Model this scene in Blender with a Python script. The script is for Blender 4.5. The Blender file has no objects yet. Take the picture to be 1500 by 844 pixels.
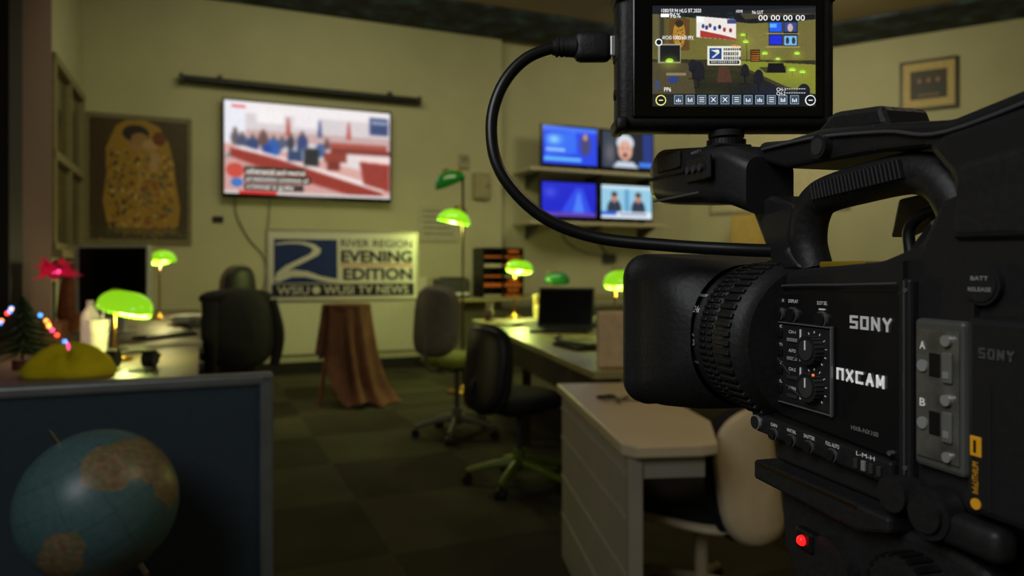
import bpy, bmesh, math, random
import numpy as np
from mathutils import Vector, Matrix
from mathutils import noise as mn
random.seed(7); np.random.seed(7)
sc=bpy.context.scene
try:
    sc.view_settings.view_transform='Standard'
    sc.view_settings.look='None'
except Exception: pass

def lin(c):
    c=np.asarray(c,dtype=float)/255.0
    return np.where(c<=0.04045,c/12.92,((c+0.055)/1.055)**2.4)

# ------------------------------------------------------------ materials
MATS={}
def M(name,rgb=(128,128,128),rough=.5,metal=0.,var=.12,scale=25.,bump=0.,emit=None,es=1.,coat=0.,trans=0.,alpha=1.,spec=.5):
    if name in MATS: return MATS[name]
    m=bpy.data.materials.new(name); m.use_nodes=True
    nt=m.node_tree; b=nt.nodes['Principled BSDF']
    c=lin(rgb)
    b.inputs['Roughness'].default_value=rough
    b.inputs['Metallic'].default_value=metal
    b.inputs['Specular IOR Level'].default_value=spec
    b.inputs['Coat Weight'].default_value=coat
    b.inputs['Transmission Weight'].default_value=trans
    b.inputs['Alpha'].default_value=alpha
    tc=nt.nodes.new('ShaderNodeTexCoord')
    nz=nt.nodes.new('ShaderNodeTexNoise'); nz.inputs['Scale'].default_value=scale; nz.inputs['Detail'].default_value=4
    nt.links.new(tc.outputs['Object'],nz.inputs['Vector'])
    rp=nt.nodes.new('ShaderNodeValToRGB')
    rp.color_ramp.elements[0].position=.3; rp.color_ramp.elements[1].position=.7
    rp.color_ramp.elements[0].color=(*[float(x*(1-var)) for x in c],1)
    rp.color_ramp.elements[1].color=(*[float(min(1,x*(1+var))) for x in c],1)
    nt.links.new(nz.outputs['Fac'],rp.inputs['Fac'])
    nt.links.new(rp.outputs['Color'],b.inputs['Base Color'])
    if bump>0:
        bp=nt.nodes.new('ShaderNodeBump'); bp.inputs['Strength'].default_value=bump; bp.inputs['Distance'].default_value=.01
        nt.links.new(nz.outputs['Fac'],bp.inputs['Height']); nt.links.new(bp.outputs['Normal'],b.inputs['Normal'])
    if emit is not None:
        e=lin(emit); b.inputs['Emission Color'].default_value=(*[float(x) for x in e],1); b.inputs['Emission Strength'].default_value=es
    MATS[name]=m; return m
def Mcol(name,emit=0.,rough=.5,base=1.):
    """material whose picture comes from the mesh's colour attribute"""
    if name in MATS: return MATS[name]
    m=bpy.data.materials.new(name); m.use_nodes=True; nt=m.node_tree; b=nt.nodes['Principled BSDF']
    a=nt.nodes.new('ShaderNodeAttribute'); a.attribute_name='Col'
    b.inputs['Roughness'].default_value=rough
    if emit>0:
        b.inputs['Base Color'].default_value=(.01,.01,.01,1)
        nt.links.new(a.outputs['Color'],b.inputs['Emission Color']); b.inputs['Emission Strength'].default_value=emit
    else:
        nt.links.new(a.outputs['Color'],b.inputs['Base Color'])
    MATS[name]=m; return m

# ------------------------------------------------------------ mesh builder
class MB:
    def __init__(s,name,F=None):
        s.name=name; s.F=F or Matrix(); s.v=[]; s.f=[]; s.mi=[]; s.sm=[]; s.mats=[]; s.col={}
    def add(s,vs,fs,mat,T=None,smooth=False,cols=None):
        if mat not in s.mats: s.mats.append(mat)
        k=s.mats.index(mat); o=len(s.v); X=s.F@T if T is not None else s.F
        for i,p in enumerate(vs):
            s.v.append(X@Vector(p))
        if cols is not None:
            for i,c in enumerate(cols): s.col[o+i]=c
        for f in fs:
            s.f.append([o+i for i in f]); s.mi.append(k); s.sm.append(smooth)
    def box(s,c,size,mat,bevel=0,rot=None,seg=2):
        T=Matrix.Translation(c)
        if rot is not None: T=T@rot
        hx,hy,hz=[q/2 for q in size]
        if bevel<=0:
            vs=[(x*hx,y*hy,z*hz) for x in(-1,1) for y in(-1,1) for z in(-1,1)]
            fs=[(0,1,3,2),(4,6,7,5),(0,4,5,1),(2,3,7,6),(0,2,6,4),(1,5,7,3)]
            s.add(vs,fs,mat,T); return
        bm=bmesh.new(); bmesh.ops.create_cube(bm,size=1)
        for v in bm.verts: v.co=Vector((v.co.x*size[0],v.co.y*size[1],v.co.z*size[2]))
        bmesh.ops.bevel(bm,geom=bm.edges[:],offset=min(bevel,min(size)*.49),segments=seg,affect='EDGES',profile=.5)
        s._bm(bm,mat,T,seg>2)
    def _bm(s,bm,mat,T,smooth):
        bm.verts.index_update()
        s.add([v.co.copy() for v in bm.verts],[[v.index for v in f.verts] for f in bm.faces],mat,T,smooth); bm.free()
    def b2(s,x0,x1,y0,y1,z0,z1,mat,bevel=0,seg=2):
        s.box(((x0+x1)/2,(y0+y1)/2,(z0+z1)/2),(abs(x1-x0),abs(y1-y0),abs(z1-z0)),mat,bevel,None,seg)
    def cyl(s,p0,p1,r0,mat,r1=None,seg=24,smooth=True):
        r1=r0 if r1 is None else r1
        p0=Vector(p0);p1=Vector(p1);d=(p1-p0).normalized()
        a=d.orthogonal().normalized(); b=d.cross(a)
        vs=[];
        for p,r in((p0,r0),(p1,r1)):
            for i in range(seg):
                t=2*math.pi*i/seg; vs.append(p+a*math.cos(t)*r+b*math.sin(t)*r)
        s.add(vs,[(i,(i+1)%seg,seg+(i+1)%seg,seg+i) for i in range(seg)],mat,None,smooth)
        s.add(vs[:seg],[list(range(seg))[::-1]],mat); s.add(vs[seg:],[list(range(seg))],mat)
    def sph(s,c,r,mat,nu=24,nv=14,v0=0.,v1=1.,rot=None,thick=0):
        if not hasattr(r,'__len__'): r=(r,r,r)
        T=Matrix.Translation(c)
        if rot is not None: T=T@rot
        vs=[];fs=[]
        for j in range(nv+1):
            ph=math.pi*(v0+(v1-v0)*j/nv)
            for i in range(nu):
                th=2*math.pi*i/nu
                vs.append((r[0]*math.sin(ph)*math.cos(th),r[1]*math.sin(ph)*math.sin(th),r[2]*math.cos(ph)))
        for j in range(nv):
            for i in range(nu):
                fs.append((j*nu+i,(j+1)*nu+i,(j+1)*nu+(i+1)%nu,j*nu+(i+1)%nu))
        s.add(vs,fs,mat,T,True)
    def loft(s,rings,mat,caps=True,smooth=True,T=None):
        n=len(rings[0]); vs=[p for r in rings for p in r]; fs=[]
        for j in range(len(rings)-1):
            for i in range(n):
                fs.append((j*n+i,j*n+(i+1)%n,(j+1)*n+(i+1)%n,(j+1)*n+i))
        s.add(vs,fs,mat,T,smooth)
        if caps:
            s.add(rings[0],[list(range(n))[::-1]],mat,T); s.add(rings[-1],[list(range(n))],mat,T)
    def lathe(s,prof,c,axis,mat,seg=40,smooth=True):
        """prof list of (dist along axis, radius)"""
        d=Vector(axis).normalized(); a=d.orthogonal().normalized(); b=d.cross(a); c=Vector(c)
        rings=[[c+d*h+(a*math.cos(2*math.pi*i/seg)+b*math.sin(2*math.pi*i/seg))*r for i in range(seg)] for h,r in prof]
        s.loft(rings,mat,True,smooth)
    def tube(s,pts,r,mat,seg=10,sub=6):
        P=[Vector(p) for p in pts]
        if sub>1 and len(P)>2:
            Q=[]
            for i in range(len(P)-1):
                p0=P[max(i-1,0)];p1=P[i];p2=P[i+1];p3=P[min(i+2,len(P)-1)]
                for k in range(sub):
                    t=k/sub
                    Q.append(.5*((2*p1)+(p2-p0)*t+(2*p0-5*p1+4*p2-p3)*t*t+(3*p1-3*p2+p3-p0)*t**3))
            Q.append(P[-1]); P=Q
        n=len(P); rr=r if hasattr(r,'__len__') else None
        a=None; rings=[]
        for i in range(n):
            d=(P[min(i+1,n-1)]-P[max(i-1,0)]).normalized()
            a=d.orthogonal().normalized() if a is None else (a-d*a.dot(d)).normalized()
            b=d.cross(a)
            q=r if rr is None else rr[0]+(rr[1]-rr[0])*i/(n-1)
            rings.append([P[i]+a*math.cos(2*math.pi*k/seg)*q+b*math.sin(2*math.pi*k/seg)*q for k in range(seg)])
        s.loft(rings,mat)
    def prism(s,poly,lo,hi,mat,axis='z',bevel=0,seg=2):
        """polygon extruded. axis z: poly (x,y); axis y: poly (x,z)"""
        bm=bmesh.new()
        def mk(p,h): return (p[0],p[1],h) if axis=='z' else ((p[0],h,p[1]) if axis=='y' else (h,p[0],p[1]))
        A=[bm.verts.new(mk(p,lo)) for p in poly]; B=[bm.verts.new(mk(p,hi)) for p in poly]; n=len(poly)
        bm.faces.new(A[::-1]); bm.faces.new(B)
        for i in range(n): bm.faces.new((A[i],A[(i+1)%n],B[(i+1)%n],B[i]))
        bmesh.ops.recalc_face_normals(bm,faces=bm.faces[:])
        if bevel>0: bmesh.ops.bevel(bm,geom=bm.edges[:],offset=bevel,segments=seg,affect='EDGES',profile=.5)
        s._bm(bm,mat,None,False)
    def panel(s,c,w,h,t,mat,curve=0.,p=3.,rot=None,n=36,bow=0.):
        """rounded cushion-like slab in the xz plane"""
        T=Matrix.Translation(c)
        if rot is not None: T=T@rot
        rings=[]
        for sc_,yo in((.02,-.5),(.45,-.5),(.8,-.48),(.95,-.32),(1,0),(.95,.32),(.8,.48),(.45,.5),(.02,.5)):
            ring=[]
            for i in range(n):
                a=2*math.pi*i/n; ca,sa=math.cos(a),math.sin(a)
                x=math.copysign(abs(ca)**(2/p),ca)*w/2*sc_; z=math.copysign(abs(sa)**(2/p),sa)*h/2*sc_
                ring.append((x,yo*t+curve*x*x/(w*w/4)+bow*(z/(h/2))**2,z))
            rings.append(ring)
        s.loft(rings,mat,True,True,T)
    def text(s,body,c,w,h,mat,bold=0.,rot=None,ext=0.):
        cu=bpy.data.curves.new('tmp','FONT'); cu.body=body; cu.offset=bold; cu.extrude=ext
        cu.resolution_u=3
        ob=bpy.data.objects.new('tmp',cu); bpy.context.collection.objects.link(ob)
        dg=bpy.context.evaluated_depsgraph_get()
        me=bpy.data.meshes.new_from_object(ob.evaluated_get(dg))
        P=[v.co.copy() for v in me.vertices]; F=[list(p.vertices) for p in me.polygons]
        bpy.data.objects.remove(ob); bpy.data.curves.remove(cu); bpy.data.meshes.remove(me)
        if not P: return
        x0=min(p.x for p in P);x1=max(p.x for p in P);y0=min(p.y for p in P);y1=max(p.y for p in P)
        k=h/max(y1-y0,1e-6); kx=(w/(x1-x0)) if w else k
        T=Matrix.Translation(c)
        if rot is not None: T=T@rot
        s.add([((p.x-(x0+x1)/2)*kx,0-p.z*h,(p.y-(y0+y1)/2)*k) for p in P],F,mat,T)
    def letters(s,body,c,w,h,t,mat):
        """heavy block lettering built from straight strokes (x right, z up, faces -y)"""
        G={'S':[[(1,1),(0,1),(0,.5),(1,.5),(1,0),(0,0)]],'O':[[(0,0),(0,1),(1,1),(1,0),(0,0)]],'N':[[(0,0),(0,1),(1,0),(1,1)]],'n':[[(0,0),(0,1),(1,1),(1,0)]],
           'Y':[[(0,1),(.5,.5),(1,1)],[(.5,.5),(.5,0)]],'X':[[(0,1),(1,0)],[(0,0),(1,1)]],'C':[[(1,1),(0,1),(0,0),(1,0)]],'A':[[(0,0),(.5,1),(1,0)],[(.22,.35),(.78,.35)]],
           'M':[[(0,0),(0,1),(.5,.25),(1,1),(1,0)]]}
        n=len(body); cw=w/n; lw=cw*.74-t
        for i,ch in enumerate(body):
            x0=c[0]-w/2+i*cw+cw*.13+t/2
            for st in G[ch]:
                for a,b in zip(st[:-1],st[1:]):
                    p=Vector((x0+a[0]*lw,0,c[2]-h/2+t/2+a[1]*(h-t))); q=Vector((x0+b[0]*lw,0,c[2]-h/2+t/2+b[1]*(h-t)))
                    d=q-p; L=d.length; ang=math.atan2(d.z,d.x)
                    s.box(((p.x+q.x)/2,c[1],(p.z+q.z)/2),(L+t*.9,.0004,t),mat,rot=Matrix.Rotation(-ang,4,'Y'))
    def canvas(s,img,c,w,h,mat,rot=None):
        H,W=img.shape[:2]; T=Matrix.Translation(c)
        if rot is not None: T=T@rot
        L=lin(np.clip(img,0,255))
        vs=[((i/(W-1)-.5)*w,0,(.5-j/(H-1))*h) for j in range(H) for i in range(W)]
        cols=[tuple(L[j,i]) for j in range(H) for i in range(W)]
        fs=[(j*W+i,(j+1)*W+i,(j+1)*W+i+1,j*W+i+1) for j in range(H-1) for i in range(W-1)]
        s.add(vs,fs,mat,T,False,cols)
    def build(s):
        xs=[p.x for p in s.v];ys=[p.y for p in s.v];zs=[p.z for p in s.v]
        o=Vector(((min(xs)+max(xs))/2,(min(ys)+max(ys))/2,min(zs)))
        me=bpy.data.meshes.new(s.name); me.from_pydata([p-o for p in s.v],[],s.f)
        for m in s.mats: me.materials.append(m)
        me.polygons.foreach_set('material_index',s.mi); me.polygons.foreach_set('use_smooth',s.sm)
        if s.col:
            at=me.color_attributes.new('Col','FLOAT_COLOR','POINT')
            arr=np.ones((len(s.v),4),dtype=np.float32)*.5
            for i,c in s.col.items(): arr[i,:3]=c
            at.data.foreach_set('color',arr.ravel())
        me.update()
        ob=bpy.data.objects.new(s.name,me); ob.location=o
        bpy.context.collection.objects.link(ob); return ob

def RZ(d): return Matrix.Rotation(math.radians(d),4,'Z')
def RX(d): return Matrix.Rotation(math.radians(d),4,'X')
def RY(d): return Matrix.Rotation(math.radians(d),4,'Y')
def light(name,kind,loc,energy,col,parent=None,size=.1,aim=None,sy=None,spot=None):
    l=bpy.data.lights.new(name,kind); l.energy=energy; l.color=col
    if kind=='AREA':
        l.size=size
        if sy: l.shape='RECTANGLE'; l.size_y=sy
    elif kind in('POINT','SPOT'): l.shadow_soft_size=size
    if kind=='SPOT' and spot: l.spot_size=math.radians(spot); l.spot_blend=.6
    o=bpy.data.objects.new(name,l); o.location=loc
    if aim is not None: o.rotation_euler=(Vector(aim)-Vector(loc)).to_track_quat('-Z','Y').to_euler()
    bpy.context.collection.objects.link(o)
    if parent:
        o.parent=parent; o.matrix_parent_inverse=Matrix.Translation(-parent.location)
    return o

# ------------------------------------------------------------ painting helpers (pictures on screens / posters)
class Pic:
    def __init__(s,W,H,c): s.W,s.H=W,H; s.a=np.ones((H,W,3))*np.array(c,float); s.Y,s.X=np.mgrid[0:H,0:W]; s.U=s.X/(W-1); s.V=s.Y/(H-1)
    def rect(s,u0,v0,u1,v1,c,al=1): m=(s.U>=u0)&(s.U<=u1)&(s.V>=v0)&(s.V<=v1); s.a[m]=s.a[m]*(1-al)+np.array(c,float)*al
    def ell(s,u,v,ru,rv,c,al=1): m=((s.U-u)/ru)**2+((s.V-v)/rv)**2<=1; s.a[m]=s.a[m]*(1-al)+np.array(c,float)*al
    def glow(s,u,v,ru,rv,c,al=1):
        g=np.exp(-(((s.U-u)/ru)**2+((s.V-v)/rv)**2))[...,None]*al; s.a=s.a*(1-g)+np.array(c,float)*g
    def poly(s,pts,c,al=1):
        m=np.zeros(s.U.shape,bool); n=len(pts); j=n-1
        for i in range(n):
            xi,yi=pts[i];xj,yj=pts[j]
            if yi!=yj:
                m^=((yi>s.V)!=(yj>s.V))&(s.U<(xj-xi)*(s.V-yi)/(yj-yi)+xi)
            j=i
        s.a[m]=s.a[m]*(1-al)+np.array(c,float)*al
    def noise(s,k): s.a+=np.random.randn(s.H,s.W,1)*k
    def blur(s,n=1):
        for _ in range(n):
            p=np.pad(s.a,((1,1),(1,1),(0,0)),'edge'); s.a=(p[:-2,1:-1]+p[2:,1:-1]+p[1:-1,:-2]+p[1:-1,2:]+2*p[1:-1,1:-1])/6

# ------------------------------------------------------------ common materials
wallm=M('wall_paint',(188,184,152),.85,var=.04,scale=3,bump=.05)
black=M('black_plastic',(16,16,17),.45,var=.2,scale=200)
blackm=M('matte_black',(20,20,22),.7,var=.2,scale=80)
blackg=M('gloss_black',(8,8,9),.18,var=.1)
darkgrey=M('dark_grey',(55,55,57),.5)
chrome=M('chrome',(170,170,165),.25,metal=1)
white=M('white_print',(215,215,210),.6,var=.03)
cream=M('cream_laminate',(196,186,160),.45,var=.04,scale=6)
brass=M('brass',(170,130,60),.3,metal=1)
wood=M('brown_wood',(92,58,36),.5,var=.25,scale=12)

TH=math.degrees(math.atan2(1.87,4.325))
P1=Vector((-4.458,7.43,0)); FA=Matrix.Translation(P1)@RZ(TH)
P3=Vector((2.648,10.678,0)); FC=Matrix.Translation(P3)@RZ(math.degrees(math.atan2(-2.1,3.26)))
CEIL=4.21
# ------------------------------------------------------------ room
def wall(name,p,q,mat,th=.12,h=CEIL):
    p=Vector((*p,0));q=Vector((*q,0)); d=(q-p); L=d.length
    mb=MB(name,Matrix.Translation(p)@RZ(math.degrees(math.atan2(d.y,d.x))))
    mb.b2(0,L,0,th,0,h,mat); return mb.build()
W0=(-4.458,7.43);W1=(-.133,9.3);W1b=(-.1925,9.4377);W2=(2.648,10.678);W3=(7.69,7.43);W4=(7.05,.97);W5=(-1.67,-2.8);W6=(-4.45,3.62);W7=(-3.07,4.22)
wall('wall_back',W0,W1,wallm,.3); wall('wall_back_recess',W1b,W2,wallm); wall('wall_right',W2,W3,wallm)
wall('wall_side',W3,W4,wallm); wall('wall_rear',W4,W5,wallm); wall('wall_near_left',W5,W6,wallm)
wall('wall_alcove',W6,W7,wallm); wall('wall_left',W7,W0,wallm)
poly=[W0,W1,W1b,W2,W3,W4,W5,W6,W7]
def carpet():
    m=bpy.data.materials.new('carpet'); m.use_nodes=True; nt=m.node_tree; b=nt.nodes['Principled BSDF']; b.inputs['Roughness'].default_value=.95
    b.inputs['Specular IOR Level'].default_value=.1
    tc=nt.nodes.new('ShaderNodeTexCoord'); mp=nt.nodes.new('ShaderNodeMapping'); mp.inputs['Rotation'].default_value=(0,0,math.radians(-TH))
    nt.links.new(tc.outputs['Object'],mp.inputs['Vector'])
    ck=nt.nodes.new('ShaderNodeTexChecker'); ck.inputs['Scale'].default_value=1.3
    ck.inputs['Color1'].default_value=(.105,.097,.055,1); ck.inputs['Color2'].default_value=(.075,.066,.040,1)
    nt.links.new(mp.outputs['Vector'],ck.inputs['Vector'])
    wv=nt.nodes.new('ShaderNodeTexNoise'); wv.inputs['Scale'].default_value=2.2; wv.inputs['Detail'].default_value=5
    nt.links.new(mp.outputs['Vector'],wv.inputs['Vector'])
    nz=nt.nodes.new('ShaderNodeTexNoise'); nz.inputs['Scale'].default_value=300
    mx=nt.nodes.new('ShaderNodeMixRGB'); mx.blend_type='MULTIPLY'; mx.inputs['Fac'].default_value=.6
    nt.links.new(ck.outputs['Color'],mx.inputs['Color1']); nt.links.new(wv.outputs['Fac'],mx.inputs['Color2'])
    nt.links.new(mx.outputs['Color'],b.inputs['Base Color'])
    bp=nt.nodes.new('ShaderNodeBump'); bp.inputs['Strength'].default_value=.4; bp.inputs['Distance'].default_value=.01
    nt.links.new(nz.outputs['Fac'],bp.inputs['Height']); nt.links.new(bp.outputs['Normal'],b.inputs['Normal'])
    return m
mb=MB('floor'); mb.prism(poly,-.1,0,carpet()); mb.build()
mb=MB('ceiling'); mb.prism(poly,CEIL,CEIL+.1,M('ceiling_paint',(140,124,92),.9,var=.05,scale=2)); mb.build()
def mural():
    m=bpy.data.materials.new('painted_ceiling_tiles'); m.use_nodes=True; nt=m.node_tree; b=nt.nodes['Principled BSDF']; b.inputs['Roughness'].default_value=.8
    tc=nt.nodes.new('ShaderNodeTexCoord'); nz=nt.nodes.new('ShaderNodeTexNoise'); nz.inputs['Scale'].default_value=3.5; nz.inputs['Detail'].default_value=6
    nt.links.new(tc.outputs['Object'],nz.inputs['Vector']); r=nt.nodes.new('ShaderNodeValToRGB')
    e=r.color_ramp.elements; e[0].position=.42; e[0].color=(.008,.010,.016,1); e[1].position=.72; e[1].color=(.06,.15,.17,1)
    q=r.color_ramp.elements.new(.55); q.color=(.025,.04,.07,1)
    nt.links.new(nz.outputs['Fac'],r.inputs['Fac']); nt.links.new(r.outputs['Color'],b.inputs['Base Color']); return m
mur=mural()
mb=MB('trim_1',FA); mb.b2(-.0,8.6,-1.0,-.01,CEIL-.03,CEIL-.002,mur); mb.build()
mb=MB('trim_2',FC); mb.b2(.3,5.9,-.95,-.01,CEIL-.035,CEIL-.004,mur); mb.build()
bbm=M('baseboard_rubber',(24,22,20),.6)
for nm,F,x0,x1 in(('baseboard_back',FA,0.02,4.70),('baseboard_recess',Matrix.Translation((*W1b,0))@RZ(TH),.0,3.0),('baseboard_right',FC,.05,5.9)):
    mb=MB(nm,F); mb.b2(x0,x1,-.015,-.001,.0,.13,bbm); mb.build()
mb=MB('window_1',FA)
fr=M('window_frame_paint',(135,126,95),.6)
gl=M('dim_glass',(70,66,40),.15,var=.3,scale=3)
for a,b_,z0,z1 in((-.35,-.25,1.35,2.95),(-1.85,-1.75,1.35,2.95),(-1.08,-1.02,1.4,2.9)): mb.b2(.002,.06,a,b_,z0,z1,fr)
for z in(1.35,2.1,2.88): mb.b2(.002,.065,-1.85,-.25,z,z+.07,fr)
mb.b2(.004,.02,-1.8,-.3,1.4,2.9,gl); mb.b2(.002,.12,-1.9,-.2,1.3,1.36,fr); mb.build()
mb=MB('wall_pilaster',FA); mb.b2(.001,.07,-3.12,-2.05,0,CEIL-.04,M('pilaster_paint',(116,90,92),.85,var=.05)); mb.build()
mb=MB('door_frame',FA); mb.b2(.001,.09,-3.49,-3.14,0,CEIL-.04,blackm); mb.build()

# ------------------------------------------------------------ television on back wall
p=Pic(240,136,(216,206,206))
p.rect(0,0,1,.12,(228,222,224)); p.rect(.0,.12,1,.30,(205,196,200)); p.rect(0,.30,1,.42,(190,160,158))
p.rect(0,0,.12,.6,(222,222,232)); p.rect(.18,.08,.34,.22,(232,228,230)); p.rect(.40,.10,.56,.24,(226,220,224))
p.rect(.87,.06,.99,.26,(52,66,110)); p.rect(.88,.1,.98,.14,(150,160,190))
for u,c in((.36,(170,70,64)),(.55,(70,80,130)),(.73,(176,76,74))): p.poly([(u,.14),(u+.010,.14),(u+.022,.34),(u-.010,.34)],c)
p.rect(.62,.38,.98,.46,(160,70,62)); p.rect(.62,.44,1,.50,(120,44,40))
p.poly([(.0,.46),(.35,.52),(1,.75),(1,1),(0,1)],(206,158,152))
for u,v,ru,rv,c in((.06,.40,.025,.08,(90,80,90)),(.10,.44,.03,.08,(60,70,100)),(.16,.46,.035,.08,(40,60,110)),(.22,.40,.03,.09,(96,66,66)),(.28,.48,.045,.10,(36,84,160)),(.33,.43,.025,.06,(70,80,110)),(.38,.42,.025,.08,(50,50,70)),(.45,.43,.035,.12,(45,60,110)),(.50,.54,.06,.09,(190,205,225)),(.56,.48,.03,.08,(60,90,140)),(.60,.42,.02,.05,(90,60,70)),(.05,.65,.05,.1,(70,130,140)),(.24,.50,.03,.05,(20,60,140))): p.ell(u,v,ru,rv,c)
for u,v in((.06,.31),(.10,.35),(.16,.37),(.22,.31),(.28,.37),(.33,.37),(.38,.33),(.45,.30),(.6,.36)): p.ell(u,v,.012,.024,(110,76,68))
p.poly([(.03,.50),(.30,.58),(.95,.93),(.95,1),(.80,1),(.28,.75),(.03,.60)],(140,44,40))
p.poly([(.03,.50),(.10,.48),(.98,.88),(.95,.93),(.30,.60)],(232,220,218))
p.poly([(.03,.60),(.28,.75),(.8,1),(.0,1),(.0,.62)],(196,150,146)); p.rect(.36,.50,.45,.62,(40,60,100)); p.rect(.46,.48,.55,.66,(28,30,40)); p.ell(.505,.50,.05,.04,(28,30,40)); p.rect(.58,.50,.72,.60,(134,50,44)); p.rect(.60,.60,.68,.70,(112,40,38))
p.poly([(.80,.55),(1,.57),(1,.92),(.83,.84)],(142,50,46)); p.poly([(.78,.53),(1,.55),(1,.60),(.80,.58)],(236,206,200))
p.blur(6)
p.rect(.11,.70,.47,.775,(24,20,24),.85); p.rect(.11,.79,.50,.87,(24,20,24),.85); p.rect(.11,.885,.46,.96,(24,20,24),.85)
p.rect(0,.965,1,1,(200,190,190)); p.rect(.08,.97,.3,1,(200,40,40)); p.rect(.04,.04,.12,.07,(220,90,90))
p.ell(.06,.75,.05,.08,(190,70,60)); p.ell(.07,.88,.035,.05,(60,110,180)); p.noise(6); p.blur(1)
mb=MB('television',FA)
mb.b2(1.345,3.229,-.12,-.06,2.0,3.09,blackg,.01); mb.b2(2.0,2.6,-.06,-.003,2.3,2.8,black)
mb.canvas(p.a,(2.287,-.1225,2.553),1.84,1.02,Mcol('tv_picture',emit=1.12))
wt=M('white_caption',(240,240,240),.6,emit=(240,240,240),es=1.)
for i,(s_,w) in enumerate((('adversarial and neutral',.62),('prosecution summary of',.66),('criminal is guilty',.5))):
    mb.text(s_,(1.36+.24+w/2,-.124,2.30-i*.09),w,.055,wt)
mb.tube([(1.48,-.05,2.0),(1.50,-.03,1.8),(1.62,-.02,1.55),(1.78,-.02,1.35),(1.80,-.02,1.1),(1.76,-.03,.9)],.006,black,6)
mb.tube([(1.85,-.05,2.0),(1.83,-.03,1.7),(1.80,-.02,1.4)],.005,black,6)
mb.build()
mb=MB('projector_screen_housing',FA)
mb.cyl((.95,-.09,3.26),(3.57,-.09,3.26),.042,black,seg=16); mb.box((.94,-.09,3.26),(.04,.1,.1),black,.01); mb.box((3.58,-.09,3.26),(.04,.1,.1),black,.01)
for x in(1.3,3.2): mb.b2(x,x+.05,-.09,-.003,3.24,3.34,black)
mb.build()
mb=MB('wall_outlet',FA); mb.b2(1.25,1.36,-.02,-.003,1.72,1.79,blackm,.005); mb.build()
mb=MB('electrical_panel',FA); mb.b2(4.31,4.53,-.06,-.003,2.1,2.43,M('panel_grey',(150,142,108),.6),.008); mb.b2(4.33,4.51,-.066,-.06,2.13,2.40,M('panel_door',(160,152,118),.6)); mb.box((4.49,-.07,2.27),(.015,.02,.04),darkgrey); mb.build()
mb=MB('thermostat',FA); mb.b2(4.12,4.25,-.04,-.003,2.48,2.66,M('panel_grey2',(165,158,125),.6),.01); mb.b2(4.14,4.23,-.045,-.04,2.56,2.63,M('thermo_face',(130,124,100),.5)); mb.build()
# Poster: embracing couple in a golden patterned robe
p=Pic(150,206,(72,54,26)); p.noise(9); p.blur(1)
p.poly([(.26,.06),(.36,.01),(.55,.0),(.70,.05),(.80,.18),(.85,.34),(.87,.5),(.92,.72),(.90,.88),(.74,.97),(.34,.95),(.17,.86),(.13,.68),(.17,.45),(.16,.25)],(176,134,44))
for _ in range(150):
    u=random.uniform(.18,.50);v=random.uniform(.25,.92); w=random.uniform(.012,.03);h=random.uniform(.012,.035)
    p.rect(u,v,u+w,v+h,random.choice([(40,32,24),(206,190,140),(110,80,30),(60,50,40),(190,150,60)]))
for _ in range(120):
    u=random.uniform(.52,.84);v=random.uniform(.3,.9); p.ell(u,v,random.uniform(.012,.026),random.uniform(.008,.018),random.choice([(206,150,70),(150,70,50),(90,100,90),(200,170,90),(120,84,34)]))
for k in range(40):
    v=.28+k*.016; p.ell(.50+.02*math.sin(k*.6),v,.008,.006,(220,186,90))
p.ell(.46,.115,.135,.07,(40,28,18)); p.ell(.50,.16,.09,.05,(168,126,84)); p.ell(.61,.205,.085,.045,(200,160,114)); p.ell(.70,.15,.07,.06,(120,60,24)); p.ell(.60,.24,.05,.02,(190,150,110))
p.poly([(.62,.26),(.70,.28),(.68,.44),(.60,.40)],(196,156,112)); p.poly([(.40,.20),(.52,.22),(.56,.26),(.44,.26)],(176,134,90)); p.ell(.84,.93,.06,.02,(170,130,90))
p.rect(0,.90,1,1,(70,66,30),.55)
for _ in range(90): p.ell(random.random(),random.uniform(.9,1),.012,.007,random.choice([(120,110,60),(90,60,110),(150,130,50),(60,80,40)]))
p.blur(1); p.a*=.93
mb=MB('art_poster',FA); mb.b2(.03,1.04,-.03,-.003,1.47,2.84,M('poster_border',(120,112,84),.6),.004); mb.canvas(p.a,(.535,-.0315,2.155),.93,1.27,Mcol('poster_print',rough=.5)); mb.build()
mb=MB('notice_board',FA); mb.b2(3.60,4.10,-.02,-.003,1.55,2.0,M('board_paper',(180,176,150),.7),.004)
for i in range(5): mb.b2(3.65,3.65+random.uniform(.25,.4),-.023,-.02,1.92-i*.07,1.935-i*.07,M('ink',(110,105,90),.7))
mb.build()
mb=MB('lower_wall_panel',FA); mb.b2(1.9,3.7,-.03,-.003,.22,1.1,M('panel_white',(215,212,185),.6,var=.03),.005); mb.build()

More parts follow.
